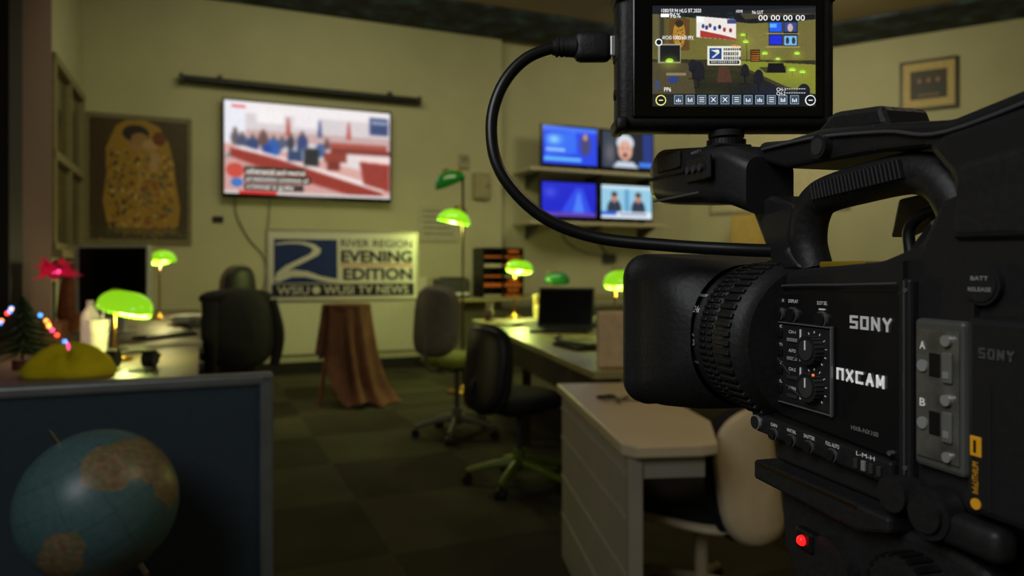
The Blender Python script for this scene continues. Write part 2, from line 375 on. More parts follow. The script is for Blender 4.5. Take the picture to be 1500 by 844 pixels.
# ------------------------------------------------------------ four wall monitors with shelves
def pic1():
    p=Pic(90,54,(26,60,215)); p.rect(0,0,1,.12,(60,110,235)); p.poly([(.05,.2),(.6,.12),(.62,.7),(.05,.8)],(40,100,230)); p.glow(.2,.35,.12,.12,(150,220,240),.8)
    p.ell(.78,.45,.10,.3,(60,60,110)); p.ell(.78,.24,.04,.09,(190,140,120)); p.rect(.02,.82,.7,.92,(90,180,235)); p.rect(.05,.6,.4,.66,(170,210,240)); p.blur(2); return p.a
def pic2():
    p=Pic(90,54,(22,26,40)); p.rect(0,0,.25,1,(40,50,70)); p.glow(.15,.6,.1,.3,(130,120,120),.6); p.ell(.45,.30,.17,.24,(200,205,215)); p.ell(.45,.52,.14,.28,(206,160,140))
    p.ell(.40,.46,.02,.02,(60,40,40)); p.ell(.50,.46,.02,.02,(60,40,40)); p.ell(.45,.64,.05,.07,(120,50,50)); p.poly([(.2,1),(.3,.82),(.6,.82),(.74,1)],(190,200,215)); p.rect(.8,.0,1,.8,(30,50,120)); p.rect(.72,.82,1,.95,(60,120,230)); p.blur(2); return p.a
def pic3():
    p=Pic(90,54,(20,30,190)); p.poly([(.3,1),(.62,.15),(.75,.15),(.95,1)],(40,70,220)); p.poly([(.55,1),(.66,.3),(.7,.3),(.8,1)],(70,120,235)); p.glow(.15,.3,.12,.15,(70,80,220),.8); p.rect(0,.88,1,1,(90,60,170)); p.blur(4); return p.a
def pic4():
    p=Pic(90,54,(140,190,215)); p.rect(0,0,1,.1,(190,215,230)); p.rect(.45,.1,.55,.8,(90,150,190))
    for u in(.25,.73): p.ell(u,.72,.14,.3,(40,50,70)); p.ell(u,.38,.06,.15,(180,130,110)); p.ell(u,.27,.06,.07,(50,40,40))
    p.rect(0,.80,1,1,(215,225,235)); p.rect(0,.80,.3,.92,(40,90,200)); p.rect(.35,.86,.9,.9,(70,80,120)); p.blur(2); return p.a
for i,(x0,x1,z0,z1,pf) in enumerate(((5.137,5.98,2.53,3.083,pic1),(6.01,6.857,2.53,3.083,pic2),(5.12,5.96,1.85,2.36,pic3),(6.0,6.84,1.85,2.36,pic4))):
    mb=MB('wall_monitor',FA); mb.b2(x0,x1,-.30,-.25,z0,z1,blackg,.008); xm=(x0+x1)/2
    mb.canvas(pf(),(xm,-.302,(z0+z1)/2+.008),x1-x0-.05,z1-z0-.07,Mcol('wall_monitor_picture',emit=1.15))
    zs=2.501 if z0>2.4 else 1.821
    for dx in(-.25,.25): mb.b2(xm+dx-.02,xm+dx+.02,-.33,-.2,zs,z0+.02,black)
    mb.build()
for nm,z in(('wall_shelf',2.46),('wall_shelf',1.78)):
    mb=MB(nm,FA); mb.b2(4.93,7.0,-.42,.145,z,z+.04,cream,.004)
    for x in(5.1,6.0,6.85): mb.prism([(.12,z),(-.35,z),(.12,z-.18)],x,x+.02,darkgrey,axis='x')
    mb.build()
mb=MB('wall_outlet',FA); mb.b2(6.30,6.50,.10,.149,1.30,1.42,darkgrey,.005); mb.tube([(6.2,.0,1.75),(6.22,.12,1.6),(6.38,.12,1.4)],.008,black,6); mb.tube([(5.6,.0,1.75),(5.7,.12,1.6),(5.95,.1,1.45),(6.33,.1,1.38)],.007,black,6); mb.build()

# ------------------------------------------------------------ right wall
mb=MB('picture_frame',FC)
dk=M('frame_dark',(40,30,22),.4); mb.b2(2.76,3.40,-.04,-.003,3.20,3.84,dk,.01); mb.b2(2.80,3.36,-.043,-.04,3.24,3.80,M('gold_mat',(190,165,105),.5))
p=Pic(60,60,(40,30,24)); p.rect(0,0,1,.35,(52,38,30))
for u in(.25,.5,.75): p.ell(u,.62,.13,.3,(30,28,40)); p.ell(u,.36,.06,.09,(150,105,84))
p.rect(.2,.8,.8,.9,(110,84,60)); p.blur(1)
mb.canvas(p.a,(3.08,-.045,3.52),.40,.36,Mcol('photo_print')); mb.build()
mb=MB('whiteboard',FC); mb.b2(.3,2.18,-.03,-.003,2.0,3.19,M('frame_alu',(150,145,130),.4),.006); mb.b2(.34,2.14,-.034,-.03,2.04,3.15,M('board_white',(195,186,150),.5)); mb.build()
mb=MB('storage_cabinet',FC); tan=M('tan_laminate',(190,160,80),.5)
mb.b2(.75,1.6,-.5,-.02,0.0,1.95,tan,.008); mb.b2(.77,1.165,-.515,-.5,.08,1.92,tan,.004); mb.b2(1.185,1.58,-.515,-.5,.08,1.92,tan,.004)
for x in(1.14,1.21): mb.b2(x-.01,x+.01,-.53,-.515,.95,1.1,chrome)
mb.build()

# ------------------------------------------------------------ lamps
green_on=M('lit_green_glass',(110,190,20),.2,emit=(150,224,32),es=.82,var=.2,scale=10,coat=.3)
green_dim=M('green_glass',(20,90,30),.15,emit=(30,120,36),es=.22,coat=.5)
warmin=M('lamp_inner',(255,240,170),.5,emit=(255,250,160),es=1.8)
def banker(name,x,y,z,h=.36,yaw=0,on=True,s=1.,power=3.,col=(1.,.95,.35),tilt=0):
    F=Matrix.Translation((x,y,z))@RZ(yaw)@Matrix.Scale(s,4)
    mb=MB(name,F); g=green_on if on else green_dim
    mb.lathe([(0,.075),(.012,.08),(.02,.07),(.03,.03),(.05,.012)],(0,0,0),(0,0,1),brass,24)
    mb.tube([(0,0,.03),(0,0,h*.6),(0,0,h-.04)],.007,brass,8); mb.tube([(0,0,h-.06),(-.03,-.0,h+.02),(-.01,0,h+.075),(.05,0,h+.065)],.005,brass,8)
    T=Matrix.Translation((.05,0,h))@RX(-12)@RY(tilt)
    rings=[]
    for i in range(17):
        t=-1+2*i/16; rr=math.sqrt(max(0,1-abs(t)**3))*.9+.04
        ring=[]
        for k in range(15):
            a=math.pi*(-.10+1.20*k/14)
            ring.append(T@Vector((t*.125,math.cos(a)*.075*rr*1.05,-.02+math.sin(a)*.090*rr)))
        for k in range(14,-1,-1):
            a=math.pi*(-.10+1.20*k/14)
            ring.append(T@Vector((t*.12,math.cos(a)*.068*rr*1.05,-.024+math.sin(a)*.083*rr)))
        rings.append(ring)
    mb.loft(rings,g,True,True)
    if on: mb.cyl((-.01,0,h+.01),(.11,0,h+.01),.014,warmin,seg=10)
    ob=mb.build()
    if on:
        light(name+'_bulb','POINT',F@Vector((.05,-.0,h-.07)),power,col,ob,.04)
    return ob
def shade(mb,c,r,mat,tilt,yaw=0):
    R=RZ(yaw)@RY(tilt)
    mb.sph(c,(r,r*.9,r*.80),mat,28,10,0,.5,rot=R); mb.sph(c,(r*.96,r*.86,r*.76),mat,28,10,0,.5,rot=R)
    mb.cyl(Vector(c)+R.to_3x3()@Vector((0,0,r*.74)),Vector(c)+R.to_3x3()@Vector((0,0,r*.92)),r*.16,brass,seg=10)
mb=MB('floor_lamp',Matrix.Translation((-.48,7.0,0)))
mb.lathe([(0,.15),(.02,.155),(.035,.13),(.05,.03),(.07,.015)],(0,0,0),(0,0,1),brass,30)
mb.cyl((0,0,.05),(0,0,2.12),.012,M('lamp_pole',(60,50,30),.4,metal=.6),seg=10)
mb.tube([(0,0,2.1),(-.03,0,2.17),(-.09,0,2.17)],.01,brass,8); mb.tube([(0,0,1.66),(.03,0,1.76),(-.02,0,1.82),(-.08,0,1.80)],.01,brass,8)
shade(mb,(-.12,0,2.04),.16,green_dim,-22); shade(mb,(-.09,0,1.66),.165,green_on,10)
mb.sph((-.09,0,1.70),.04,warmin,12,8)
fl=mb.build(); light('floor_lamp_bulb','POINT',(-.57,6.95,1.62),15,(.90,1,.30),fl,.05)

# ------------------------------------------------------------ left desk
mb=MB('office_desk',FA)
mb.b2(.11,1.13,-5.5,-.3,.745,.78,M('desk_laminate_left',(120,108,86),.45,var=.08),.006)
for y in(-5.46,-3.7,-1.9,-.36): mb.b2(.14,.9,y,y+.04,0,.745,M('desk_leg',(80,74,60),.5))
mb.b2(.14,.18,-5.42,-.4,.3,.745,MATS['desk_leg'])
mb.build()
DZ=.781
banker('desk_lamp',-1.83,3.3,DZ,.255,yaw=5,power=5.0,tilt=10)
banker('desk_lamp',-3.0,6.1,DZ,.52,yaw=80,power=9,s=1.,col=(1,.80,.38))
def imac(name,x,y,z,yaw,w=.52,h=.40,zb=.14):
    mb=MB(name,Matrix.Translation((x,y,z))@RZ(yaw)); al=M('aluminium',(200,200,196),.5,metal=.0)
    mb.b2(-w/2,w/2,-.01,.04,zb,zb+h,al,.006); mb.b2(-w/2+.034,w/2-.008,-.0125,-.01,zb+.012,zb+h-.016,blackg)
    mb.prism([(-.0,0),(.14,0),(.14,.008),(.05,.012),(.045,zb+.1),(.02,zb+.1),(.02,.02)],-.08,.08,al,axis='x'); mb.b2(-.1,.1,-.08,.12,0,.008,al,.003)
    return mb.build()
imac('desktop_computer',-2.68,4.8,DZ,-12,.56,.46,.12)
imac('desktop_computer',-3.50,6.25,DZ,10,.5,.42,.2)
mb=MB('computer_keyboard',Matrix.Translation((-1.93,3.95,DZ))@RZ(55)); kw=M('key_white',(200,195,180),.5)
mb.b2(-.21,.21,-.06,.06,0,.012,kw,.004)
for r in range(5):
    for c in range(14): mb.b2(-.2+c*.0287,-.2+c*.0287+.024,-.052+r*.021,-.052+r*.021+.017,.012,.017,kw)
mb.build()
clear=M('frosted_plastic',(235,228,205),.25,emit=(220,210,160),es=.22)  # slight emission stands in for lamp light on the plastic
mb=MB('drinking_cup',Matrix.Translation((-2.02,3.5,DZ))); mb.lathe([(0,.035),(.17,.05),(.175,.052),(.17,.047),(.01,.03)],(0,0,0),(0,0,1),clear,24); mb.cyl((0,0,.02),(.03,0,.25),.004,white,seg=8); mb.build()
mb=MB('water_bottle',Matrix.Translation((-2.13,3.62,DZ))); mb.lathe([(0,.035),(.02,.042),(.18,.042),(.21,.03),(.23,.016),(.255,.016),(.257,.002)],(0,0,0),(0,0,1),clear,24); mb.cyl((0,0,.235),(0,0,.262),.018,white,seg=16); mb.build()
mb=MB('headphones',Matrix.Translation((-1.62,3.05,DZ)))
mb.tube([(-.08,0,.03),(-.09,.06,.05),(0,.11,.06),(.09,.06,.05),(.08,0,.03)],.008,black,8)
for x in(-.08,.08): mb.cyl((x-.02,0,.04),(x+.02,0,.04),.038,blackm,seg=20); mb.cyl((x-.026,0,.04),(x+.026,0,.04),.03,darkgrey,seg=20)
mb.tube([(.08,0,.01),(.13,-.05,.006),(.05,-.12,.006),(.15,-.16,.006)],.004,black,6)
mb.build()
mb=MB('yellow_cloth',Matrix.Translation((-1.77,2.86,DZ))); ym=M('yellow_fabric',(245,225,10),.8,bump=.3,scale=12)
rings=[]
for r_,z_ in((.19,.0),(.2,.02),(.17,.05),(.12,.08),(.07,.095),(.01,.10)):
    rings.append([(r_*math.cos(a)*(1+.12*math.sin(3*a+r_*9))*.85,r_*math.sin(a)*.6*(1+.1*math.sin(5*a)),z_*(1+.22*math.sin(2*a+1)+.12*math.sin(7*a))) for a in [2*math.pi*i/40 for i in range(40)]])
mb.loft(rings,ym); mb.build()
mb=MB('mini_christmas_tree',Matrix.Translation((-2.06,3.02,DZ))); pine=M('pine_needles',(22,48,20),.8,bump=.5); 
mb.cyl((0,0,0),(0,0,.04),.04,wood,seg=14); mb.cyl((0,0,.03),(0,0,.28),.008,wood,seg=8)
for k in range(110):
    t=k/110; r_=.19*(1-t)+.015; a=k*2.4; z_=.05+t*.24
    mb.cyl((0,0,z_+.02),(r_*math.cos(a),r_*math.sin(a),z_-.01),.006,pine,r1=.002,seg=5)
bc=[M('bulb_red',(255,60,40),.3,emit=(255,70,50),es=3),M('bulb_blue',(60,120,255),.3,emit=(70,150,255),es=3),M('bulb_pink',(255,60,130),.3,emit=(255,70,140),es=2.5),M('bulb_amber',(255,170,60),.3,emit=(255,180,70),es=2.5)]
for k in range(34):
    t=random.random()*.95; r_=.19*(1-t)+.02; a=k*2.1; mb.sph((r_*math.cos(a),r_*math.sin(a),.05+t*.24),.0085,bc[k%4],8,6)
ct=mb.build(); light('christmas_glow','POINT',(-2.25,3.25,1.05),.7,(1,.25,.5),ct,.05)
mb=MB('poinsettia_plant',Matrix.Translation((-2.30,3.6,DZ))); mb.lathe([(0,.05),(.08,.07),(.12,.06),(.16,.065)],(0,0,0),(0,0,1),M('terracotta',(110,60,40),.7),24)
red=M('red_petal',(200,24,60),.6,emit=(190,20,60),es=.3); lf=M('leaf',(26,60,24),.6)
mb.cyl((0,0,.14),(0,0,.36),.008,lf,seg=6)
for k in range(34):
    a=k*2.4; e=-.2+1.5*((k%7)/7); l=.10+.03*(k%3)/2
    d=Vector((math.cos(a)*math.cos(e),math.sin(a)*math.cos(e),math.sin(e)*.9-.1)); s_=Vector((-math.sin(a),math.cos(a),.4)); c=Vector((0,0,.40))
    mb.add([c,c+d*l*.5+s_*.03,c+d*l,c+d*l*.5-s_*.03],[(0,1,2,3)],red if k%6 else lf)
for k in range(6): mb.sph((.02*math.cos(k),.02*math.sin(k),.41),.01,bc[2],8,6)
mb.build()
mb=MB('wooden_vase',Matrix.Translation((-3.05,4.95,DZ))); mb.lathe([(0,.05),(.1,.085),(.25,.07),(.38,.045),(.46,.065)],(0,0,0),(0,0,1),M('orange_wood',(150,84,40),.5,var=.3),24); mb.build()
mb=MB('paper_pile',Matrix.Translation((-2.50,5.6,DZ)))
for i in range(8): mb.box((random.uniform(-.03,.03),random.uniform(-.03,.03),.006+i*.008),(.22,.3,.007),white if i%2 else cream,rot=RZ(random.uniform(-20,20)))
mb.build()
mb=MB('cable_bundle',Matrix.Translation((-2.3,5.0,DZ)))
for k in range(5): mb.tube([(random.uniform(-.06,.1),random.uniform(-.15,.2),.008+.01*j) for j in range(5)],.005,black,6)
mb.build()
mb=MB('computer_keyboard',Matrix.Translation((-2.15,4.45,DZ))@RZ(70)); mb.b2(-.2,.2,-.06,.06,0,.015,darkgrey,.004)
for r in range(5):
    for c in range(14): mb.b2(-.19+c*.0272,-.19+c*.0272+.022,-.052+r*.021,-.052+r*.021+.017,.015,.02,black)
mb.build()

# ------------------------------------------------------------ office chairs
def chair(name,x,y,yaw,fab,frame,seat=.47,bw=.44,bh=.46,top=1.07,arms=False,jacket=False,mesh_seat=None,R=.30,basem=None):
    basem=basem or frame
    mb=MB(name,Matrix.Translation((x,y,0))@RZ(yaw))
    for k in range(5):
        a=2*math.pi*k/5+.3; c,s_=math.cos(a),math.sin(a)
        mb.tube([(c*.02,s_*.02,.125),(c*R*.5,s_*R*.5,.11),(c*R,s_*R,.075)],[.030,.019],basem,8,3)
        for q in(-.018,.018):
            mb.cyl((c*R-s_*q-s_*.01*(1 if q>0 else -1),s_*R+c*q+c*.01*(1 if q>0 else -1),.029),(c*R-s_*q*.4,s_*R+c*q*.4,.029),.028,black,seg=14)
        mb.cyl((c*R,s_*R,.03),(c*R,s_*R,.075),.009,frame,seg=8)
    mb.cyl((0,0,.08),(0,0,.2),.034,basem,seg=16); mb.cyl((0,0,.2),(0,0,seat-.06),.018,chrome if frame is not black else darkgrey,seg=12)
    mb.box((0,-.02,seat-.055),(.2,.26,.04),frame,.012)
    mb.panel((0,.02,seat),bw+.04,.46,.085,mesh_seat or fab,rot=RX(90),p=4,bow=-.01)
    mb.tube([(0,-.12,seat-.05),(0,-.27,seat-.04),(0,-.31,seat+.1),(0,-.265,top-bh*.55)],.016,frame,8)
    mb.panel((0,-.245,top-bh/2),bw,bh,.07,fab,curve=.05,p=3.2,rot=RX(-6))
    mb.panel((0,-.275,top-bh/2),bw*.94,bh*.94,.03,frame,curve=.05,p=3.2,rot=RX(-6))
    if arms:
        for sx in(-1,1):
            mb.tube([(sx*.12,0,seat-.05),(sx*.27,0,seat-.03),(sx*.29,-.02,seat+.17)],.014,frame,8); mb.box((sx*.285,.0,seat+.19),(.06,.25,.035),frame,.014,seg=3)
    if jacket:
        mb.panel((0,-.29,top-.24),bw+.14,.56,.11,jacket,curve=.07,p=2.6,rot=RX(-5),bow=.03)
        mb.panel((0,-.20,top-.03),bw+.1,.12,.16,jacket,p=2.4)
        for sx in(-1,1): mb.tube([(sx*.25,-.24,top-.06),(sx*.29,-.29,top-.3),(sx*.27,-.27,top-.52)],[.055,.035],jacket,10)
    return mb.build()
greyf=M('grey_fabric',(118,106,96),.9,bump=.2,scale=150); blf=M('black_fabric',(18,17,19),.9,bump=.2,scale=150)
olive=M('olive_seat',(122,130,40),.9,bump=.2,scale=120)
chair('office_chair',-.40,5.2,-40,greyf,M('grey_frame',(104,98,90),.5),.55,.44,.5,1.09,mesh_seat=olive)
chair('office_chair',.04,4.0,-55,blf,black,.48,.42,.48,.91,mesh_seat=blf,R=.29,basem=M('green_spill_base',(100,116,26),.35))  # black base coloured olive to carry the green lamp spill
chair('office_chair',-2.06,5.0,62,blf,black,.5,.46,.52,1.04,arms=True,jacket=M('dark_jacket',(36,34,38),.85,bump=.3,scale=20))
chair('office_chair',-2.50,6.1,75,M('brown_grey_fabric',(98,86,70),.9),black,.5,.46,.55,1.24)

# ------------------------------------------------------------ draped stool and sign
mb=MB('draped_stool',Matrix.Translation((-1.50,6.5,0)))
cl=M('brown_cloth',(112,70,50),.85,var=.3,scale=9,bump=.15); 
mb.cyl((0,0,.85),(0,0,.878),.22,wood,seg=28)
for a in(.6,2.2,3.9,5.4): mb.tube([(.14*math.cos(a),.14*math.sin(a),.86),(.27*math.cos(a),.27*math.sin(a),0.0)],.018,M('stool_wood',(140,90,56),.5),8,1)
for z_,r_ in((.3,.2),(.5,.18)):
    mb.tube([(r_*math.cos(a),r_*math.sin(a),z_) for a in(.6,2.2,3.9,5.4,.6)],.011,wood,6,1)
N=160; rings=[]; NJ=22
for j in range(NJ):
    t=j/(NJ-1); ring=[]
    for i in range(N):
        a=2*math.pi*i/N
        q_=max(0,min(1,(math.cos(a+.45)+.10)/.55)); q_=q_*q_*(3-2*q_)
        hem=.42+.05*math.sin(4*a)-.405*q_
        hem=max(hem,.012)
        z_=.89+(hem-.89)*t
        fold=(math.sin(8*a+2.5*math.sin(a+1))*.050+math.sin(15*a+1)*.022)*t**.8
        lean=.10*t*t*q_
        r_=.215+.03*t+fold+.10*t**7*q_
        if j==0: r_=.21
        ring.append((r_*math.cos(a)+lean,r_*math.sin(a)-lean*.4,z_))
    rings.append(ring)
mb.loft(rings,cl,False,True)
mb.add([(.21*math.cos(2*math.pi*i/N),.21*math.sin(2*math.pi*i/N),.89) for i in range(N)],[list(range(N))],cl)
mb.build()

mb=MB('news_sign',Matrix.Translation((-1.565,6.715,1.232))@RZ(TH)@RX(-2))
sw=M('sign_white',(225,222,205),.5,var=.02); sfr=M('sign_frame',(150,145,125),.5)
mb.b2(-.708,.708,-.02,.02,-.335,.335,sfr,.004); mb.b2(-.685,.685,-.023,-.02,-.312,.312,sw)
navy=M('navy_print',(22,48,110),.5,var=.05); ink=M('black_print',(24,26,34),.5,var=.05)
Y=-.0245
mb.b2(-.635,-.075,Y,Y+.001,-.155,.245,navy)
def flat(pts,y,mat): mb.add([(a,y,b) for a,b in pts],[list(range(len(pts)))],mat)
def strip(P,Q,y,mat):
    for i in range(len(P)-1): flat([P[i],P[i+1],Q[i+1],Q[i]],y,mat)
t1=[(-.62,.205),(-.50,.222),(-.38,.222),(-.28,.20),(-.22,.155),(-.24,.105),(-.34,.05),(-.46,-.01),(-.56,-.08),(-.61,-.145)]
t2=[(-.62,.190),(-.50,.203),(-.40,.20),(-.33,.18),(-.29,.15),(-.32,.11),(-.42,.06),(-.54,.0),(-.61,-.06),(-.635,-.13)]
strip(t1,t2,Y-.001,sw)
t3=[(-.56,-.06),(-.46,-.035),(-.34,-.05),(-.22,-.095),(-.12,-.115),(-.075,-.12)]; t4=[(-.61,-.15),(-.48,-.10),(-.36,-.10),(-.25,-.13),(-.15,-.150),(-.075,-.152)]
strip(t3,t4,Y-.0012,sw)
mb.text('RIVER REGION',(.30,Y,.215),.68,.07,ink,.0); mb.text('EVENING',(.30,Y,.09),.68,.115,ink,.03)
mb.b2(-.05,.65,Y,Y+.001,.005,.018,M('orange_print',(220,110,50),.5)); mb.text('EDITION',(.31,Y,-.075),.66,.115,ink,.03)
mb.b2(-.655,.655,Y,Y+.001,-.28,-.165,ink); mb.text('WSIU',(-.47,Y-.001,-.222),.28,.08,sw,.01); mb.text('WUSI TV NEWS',(.20,Y-.001,-.222),.80,.08,sw,.01)
mb.lathe([(0,.036),(.001,.036)],(-.265,Y-.001,-.222),(0,-1,0),sw,20)
mb.build()

# ------------------------------------------------------------ right desk + counter
lam=M('desk_laminate_right',(160,152,100),.4,var=.08)
RD=.751
mb=MB('long_desk'); P=[(.36,3.15),(1.95,3.45),(1.45,7.3),(-.36,6.45)]
mb.prism(P,.715,.75,lam,bevel=.004); edge=M('desk_skirt',(70,60,46),.6)
mb.prism([(.42,3.2),(.46,3.2),(-.28,6.42),(-.32,6.40)],.55,.715,edge)
for x,y in((.46,3.25),(1.85,3.5),(1.38,7.15),(-.22,6.4),(.1,4.9)): mb.b2(x-.03,x+.03,y-.03,y+.03,0,.715,edge)
mb.build()
mb=MB('wall_counter',FA); mb.b2(3.6,7.1,-.85,-.02,.83,.87,lam,.004)
for x in(3.64,5.2,7.02): mb.b2(x,x+.04,-.8,-.03,0,.83,edge)
mb.build()
pb=M('cream_panel',(215,190,150),.6)
mb=MB('monitor_back_panel',Matrix.Translation((.39,3.24,RD))@RZ(10)); mb.b2(0,.55,0,.04,0,.26,pb,.012); mb.b2(.15,.4,-.0,.1,0,.02,pb); mb.build()
mb=MB('laptop_computer',Matrix.Translation((.36,5.2,RD))@RZ(-14))
mb.b2(-.21,.21,-.15,.15,0,.02,black,.005)
for r in range(5):
    for c in range(13): mb.b2(-.18+c*.028,-.18+c*.028+.022,-.03+r*.028,-.03+r*.028+.022,.02,.023,blackm)
Tl=Matrix.Translation((0,.15,.02))@RX(-14)
mb.box(Tl@Vector((0,0,.15)),(.42,.014,.30),black,.005,rot=RX(-14)); mb.box(Tl@Vector((0,-.008,.15)),(.39,.002,.26),blackg,rot=RX(-14)); mb.build()
mb=MB('notebook_stack',Matrix.Translation((.42,4.15,RD))@RZ(20)); mb.b2(-.13,.13,-.17,.17,0,.02,blackm,.003); mb.box((.01,0,.029),(.22,.3,.016),M('olive_cover',(90,84,40),.6),.002,rot=RZ(12)); mb.build()
mb=MB('computer_mouse',Matrix.Translation((.30,4.62,RD))); mb.sph((0,0,.0),(.032,.055,.03),black,20,8,0,.5); mb.cyl((0,0,0),(0,0,.003),.03,black,seg=20); mb.build()
mb=MB('paper_sorter',FA@Matrix.Translation((4.42,-.58,.871))); org=M('orange_folder',(200,100,30),.6,emit=(190,90,20),es=.10)
for i in range(6):
    z=.0+i*.115; mb.b2(-.26,.26,-.17,.17,z,z+.012,black)
    if i<5:
        for x0,x1 in((-.24,-.02),(.02,.24)): mb.b2(x0,x1,-.165,.14,z+.012,z+.03+.02*(i%2),org if (i+int(x0>0))%3 else cream); 
        mb.b2(.06,.2,-.172,-.168,z+.07,z+.10,org)
for x in(-.26,0,.25): mb.b2(x,x+.012,-.17,.17,0,.585,black)
mb.b2(-.26,.26,.16,.17,0,.585,black); mb.build()
mb=MB('desk_printer',FA@Matrix.Translation((3.90,-.45,.871))); mb.b2(-.2,.14,-.2,.2,0,.22,darkgrey,.02); mb.b2(-.17,.11,-.24,-.2,.03,.06,white); mb.b2(-.16,.1,-.19,.05,.22,.24,black,.006); mb.build()
banker('desk_lamp',.02,6.55,RD,.47,yaw=10,power=14,col=(.92,1,.28),tilt=6)
banker('desk_lamp',.38,6.85,RD,.36,yaw=-10,on=False)
banker('desk_lamp',.64,4.45,RD,.38,yaw=10,power=5,col=(.92,1,.28))
mb=MB('coffee_mug',Matrix.Translation((.34,6.2,RD))); mb.lathe([(0,.04),(.1,.042),(.1,.037),(.01,.035)],(0,0,0),(0,0,1),cream,24); mb.tube([(.04,0,.08),(.07,0,.07),(.07,0,.03),(.04,0,.02)],.006,cream,8); mb.build()
mb=MB('desk_organizer',Matrix.Translation((.33,6.5,RD))@RZ(12)); wm=M('warm_box',(225,205,140),.6)
mb.b2(-.12,.12,-.08,.08,0,.12,wm,.006); mb.b2(-.12,.12,.04,.08,.12,.22,wm,.006)
for k in range(6): mb.cyl((-.09+k*.035,0,.1),(-.09+k*.037,.01,.2+.02*(k%3)),.005,random.choice([black,white,brass]),seg=6)
mb.build()
ylp=M('lit_paper',(225,220,150),.6)
mb=MB('paper_clutter',Matrix.Translation((.0,5.86,RD)))
for k in range(16): mb.box((random.uniform(-.12,.30),random.uniform(-.2,.2),.003+k*.0022),(random.uniform(.08,.2),random.uniform(.1,.24),.002),random.choice([ylp,cream,white]),rot=RZ(random.uniform(-60,60)))
mb.build()
mb=MB('pencil_cup',Matrix.Translation((-.20,6.25,RD))); mb.lathe([(0,.035),(.1,.04),(.1,.036),(.01,.03)],(0,0,0),(0,0,1),wood,20)
for k in range(6): mb.cyl((.015*math.cos(k),.015*math.sin(k),.02),(.04*math.cos(k),.04*math.sin(k),.17),.004,random.choice([brass,black,white]),seg=6)
mb.build()
mb=MB('desk_telephone',Matrix.Translation((.75,5.6,RD))@RZ(-20)); mb.prism([(-.11,0),(.11,0),(.11,.08),(-.11,.03)],-.1,.1,blackm,axis='x',bevel=.006); mb.tube([(-.06,-.09,.07),(-.065,0,.09),(-.06,.09,.1)],.018,black,10); mb.build()

# ------------------------------------------------------------ white desk in front
FD=Matrix.Translation((.187,3.02,0))@RZ(math.degrees(math.atan2(.126,1.14)))   # local -y runs toward the viewer
wd=M('white_desk_laminate',(210,192,158),.4,var=.04,scale=5); wd2=M('white_desk_side',(172,163,144),.55,var=.04,scale=5)
mb=MB('white_desk',FD); L=1.085
mb.prism([(0,0),(.36,0),(.36,-L+.30),(.27,-L+.02),(.22,-L),(.03,-L),(0,-L+.04)],.685,.72,wd,bevel=.006)
mb.b2(.02,.045,-L+.05,-.02,.0,.685,wd2,.003)
for z in(.18,.34,.50,.62): mb.b2(.014,.02,-L+.06,-.03,z,z+.008,wd2)
mb.b2(.02,.06,-L+.03,-L+.07,0,.685,wd2,.004)
mb.b2(.045,.34,-.05,-.03,.15,.685,M('desk_back_dark',(60,54,46),.6)); mb.b2(.045,.22,-.60,-.55,.10,.15,wd2)
mb.b2(.06,.24,-L+.04,-L+.06,.62,.685,wd2)
mb.build()
mb=MB('key_bunch',Matrix.Translation((.40,2.62,.7212))); 
for k in range(5):
    a=k*1.1; mb.box((.035*math.cos(a),.035*math.sin(a),.002+k*.002),(.06,.012,.002),M('key_metal',(110,95,70),.35,metal=.9),rot=RZ(math.degrees(a))); mb.cyl((.06*math.cos(a),.06*math.sin(a),.001+k*.002),(.06*math.cos(a),.06*math.sin(a),.004+k*.002),.012,MATS['key_metal'],seg=12)
mb.box((-.05,.05,.006),(.07,.03,.01),blackm,.003,rot=RZ(30))
mb.tube([(.02*math.cos(a),.02*math.sin(a),.012) for a in[i*.7 for i in range(10)]],.0015,chrome,6,2); mb.build()
mb=MB('shell_chair',Matrix.Translation((.66,2.50,0))@RZ(52))
sh=M('shell_plastic',(215,198,164),.45,var=.04)
for k in range(5):
    a=2*math.pi*k/5+.2; c,s_=math.cos(a),math.sin(a)
    mb.tube([(c*.02,s_*.02,.12),(c*.15,s_*.15,.10),(c*.28,s_*.28,.065)],[.022,.013],sh,8,3)
    mb.cyl((c*.28-s_*.02,s_*.28+c*.02,.028),(c*.28+s_*.02,s_*.28-c*.02,.028),.027,black,seg=14)
mb.cyl((0,0,.08),(0,0,.33),.024,sh,seg=16); mb.box((0,0,.34),(.18,.2,.03),sh,.01)
mb.panel((0,.02,.37),.44,.44,.04,sh,rot=RX(90),p=4); mb.panel((0,.03,.405),.42,.42,.06,blf,rot=RX(90),p=4)
mb.panel((0,-.23,.535),.44,.44,.035,sh,curve=.09,p=3.4,rot=RX(-8)); mb.panel((0,-.195,.54),.44,.44,.045,blf,curve=.09,p=3.4,rot=RX(-8))
mb.build()

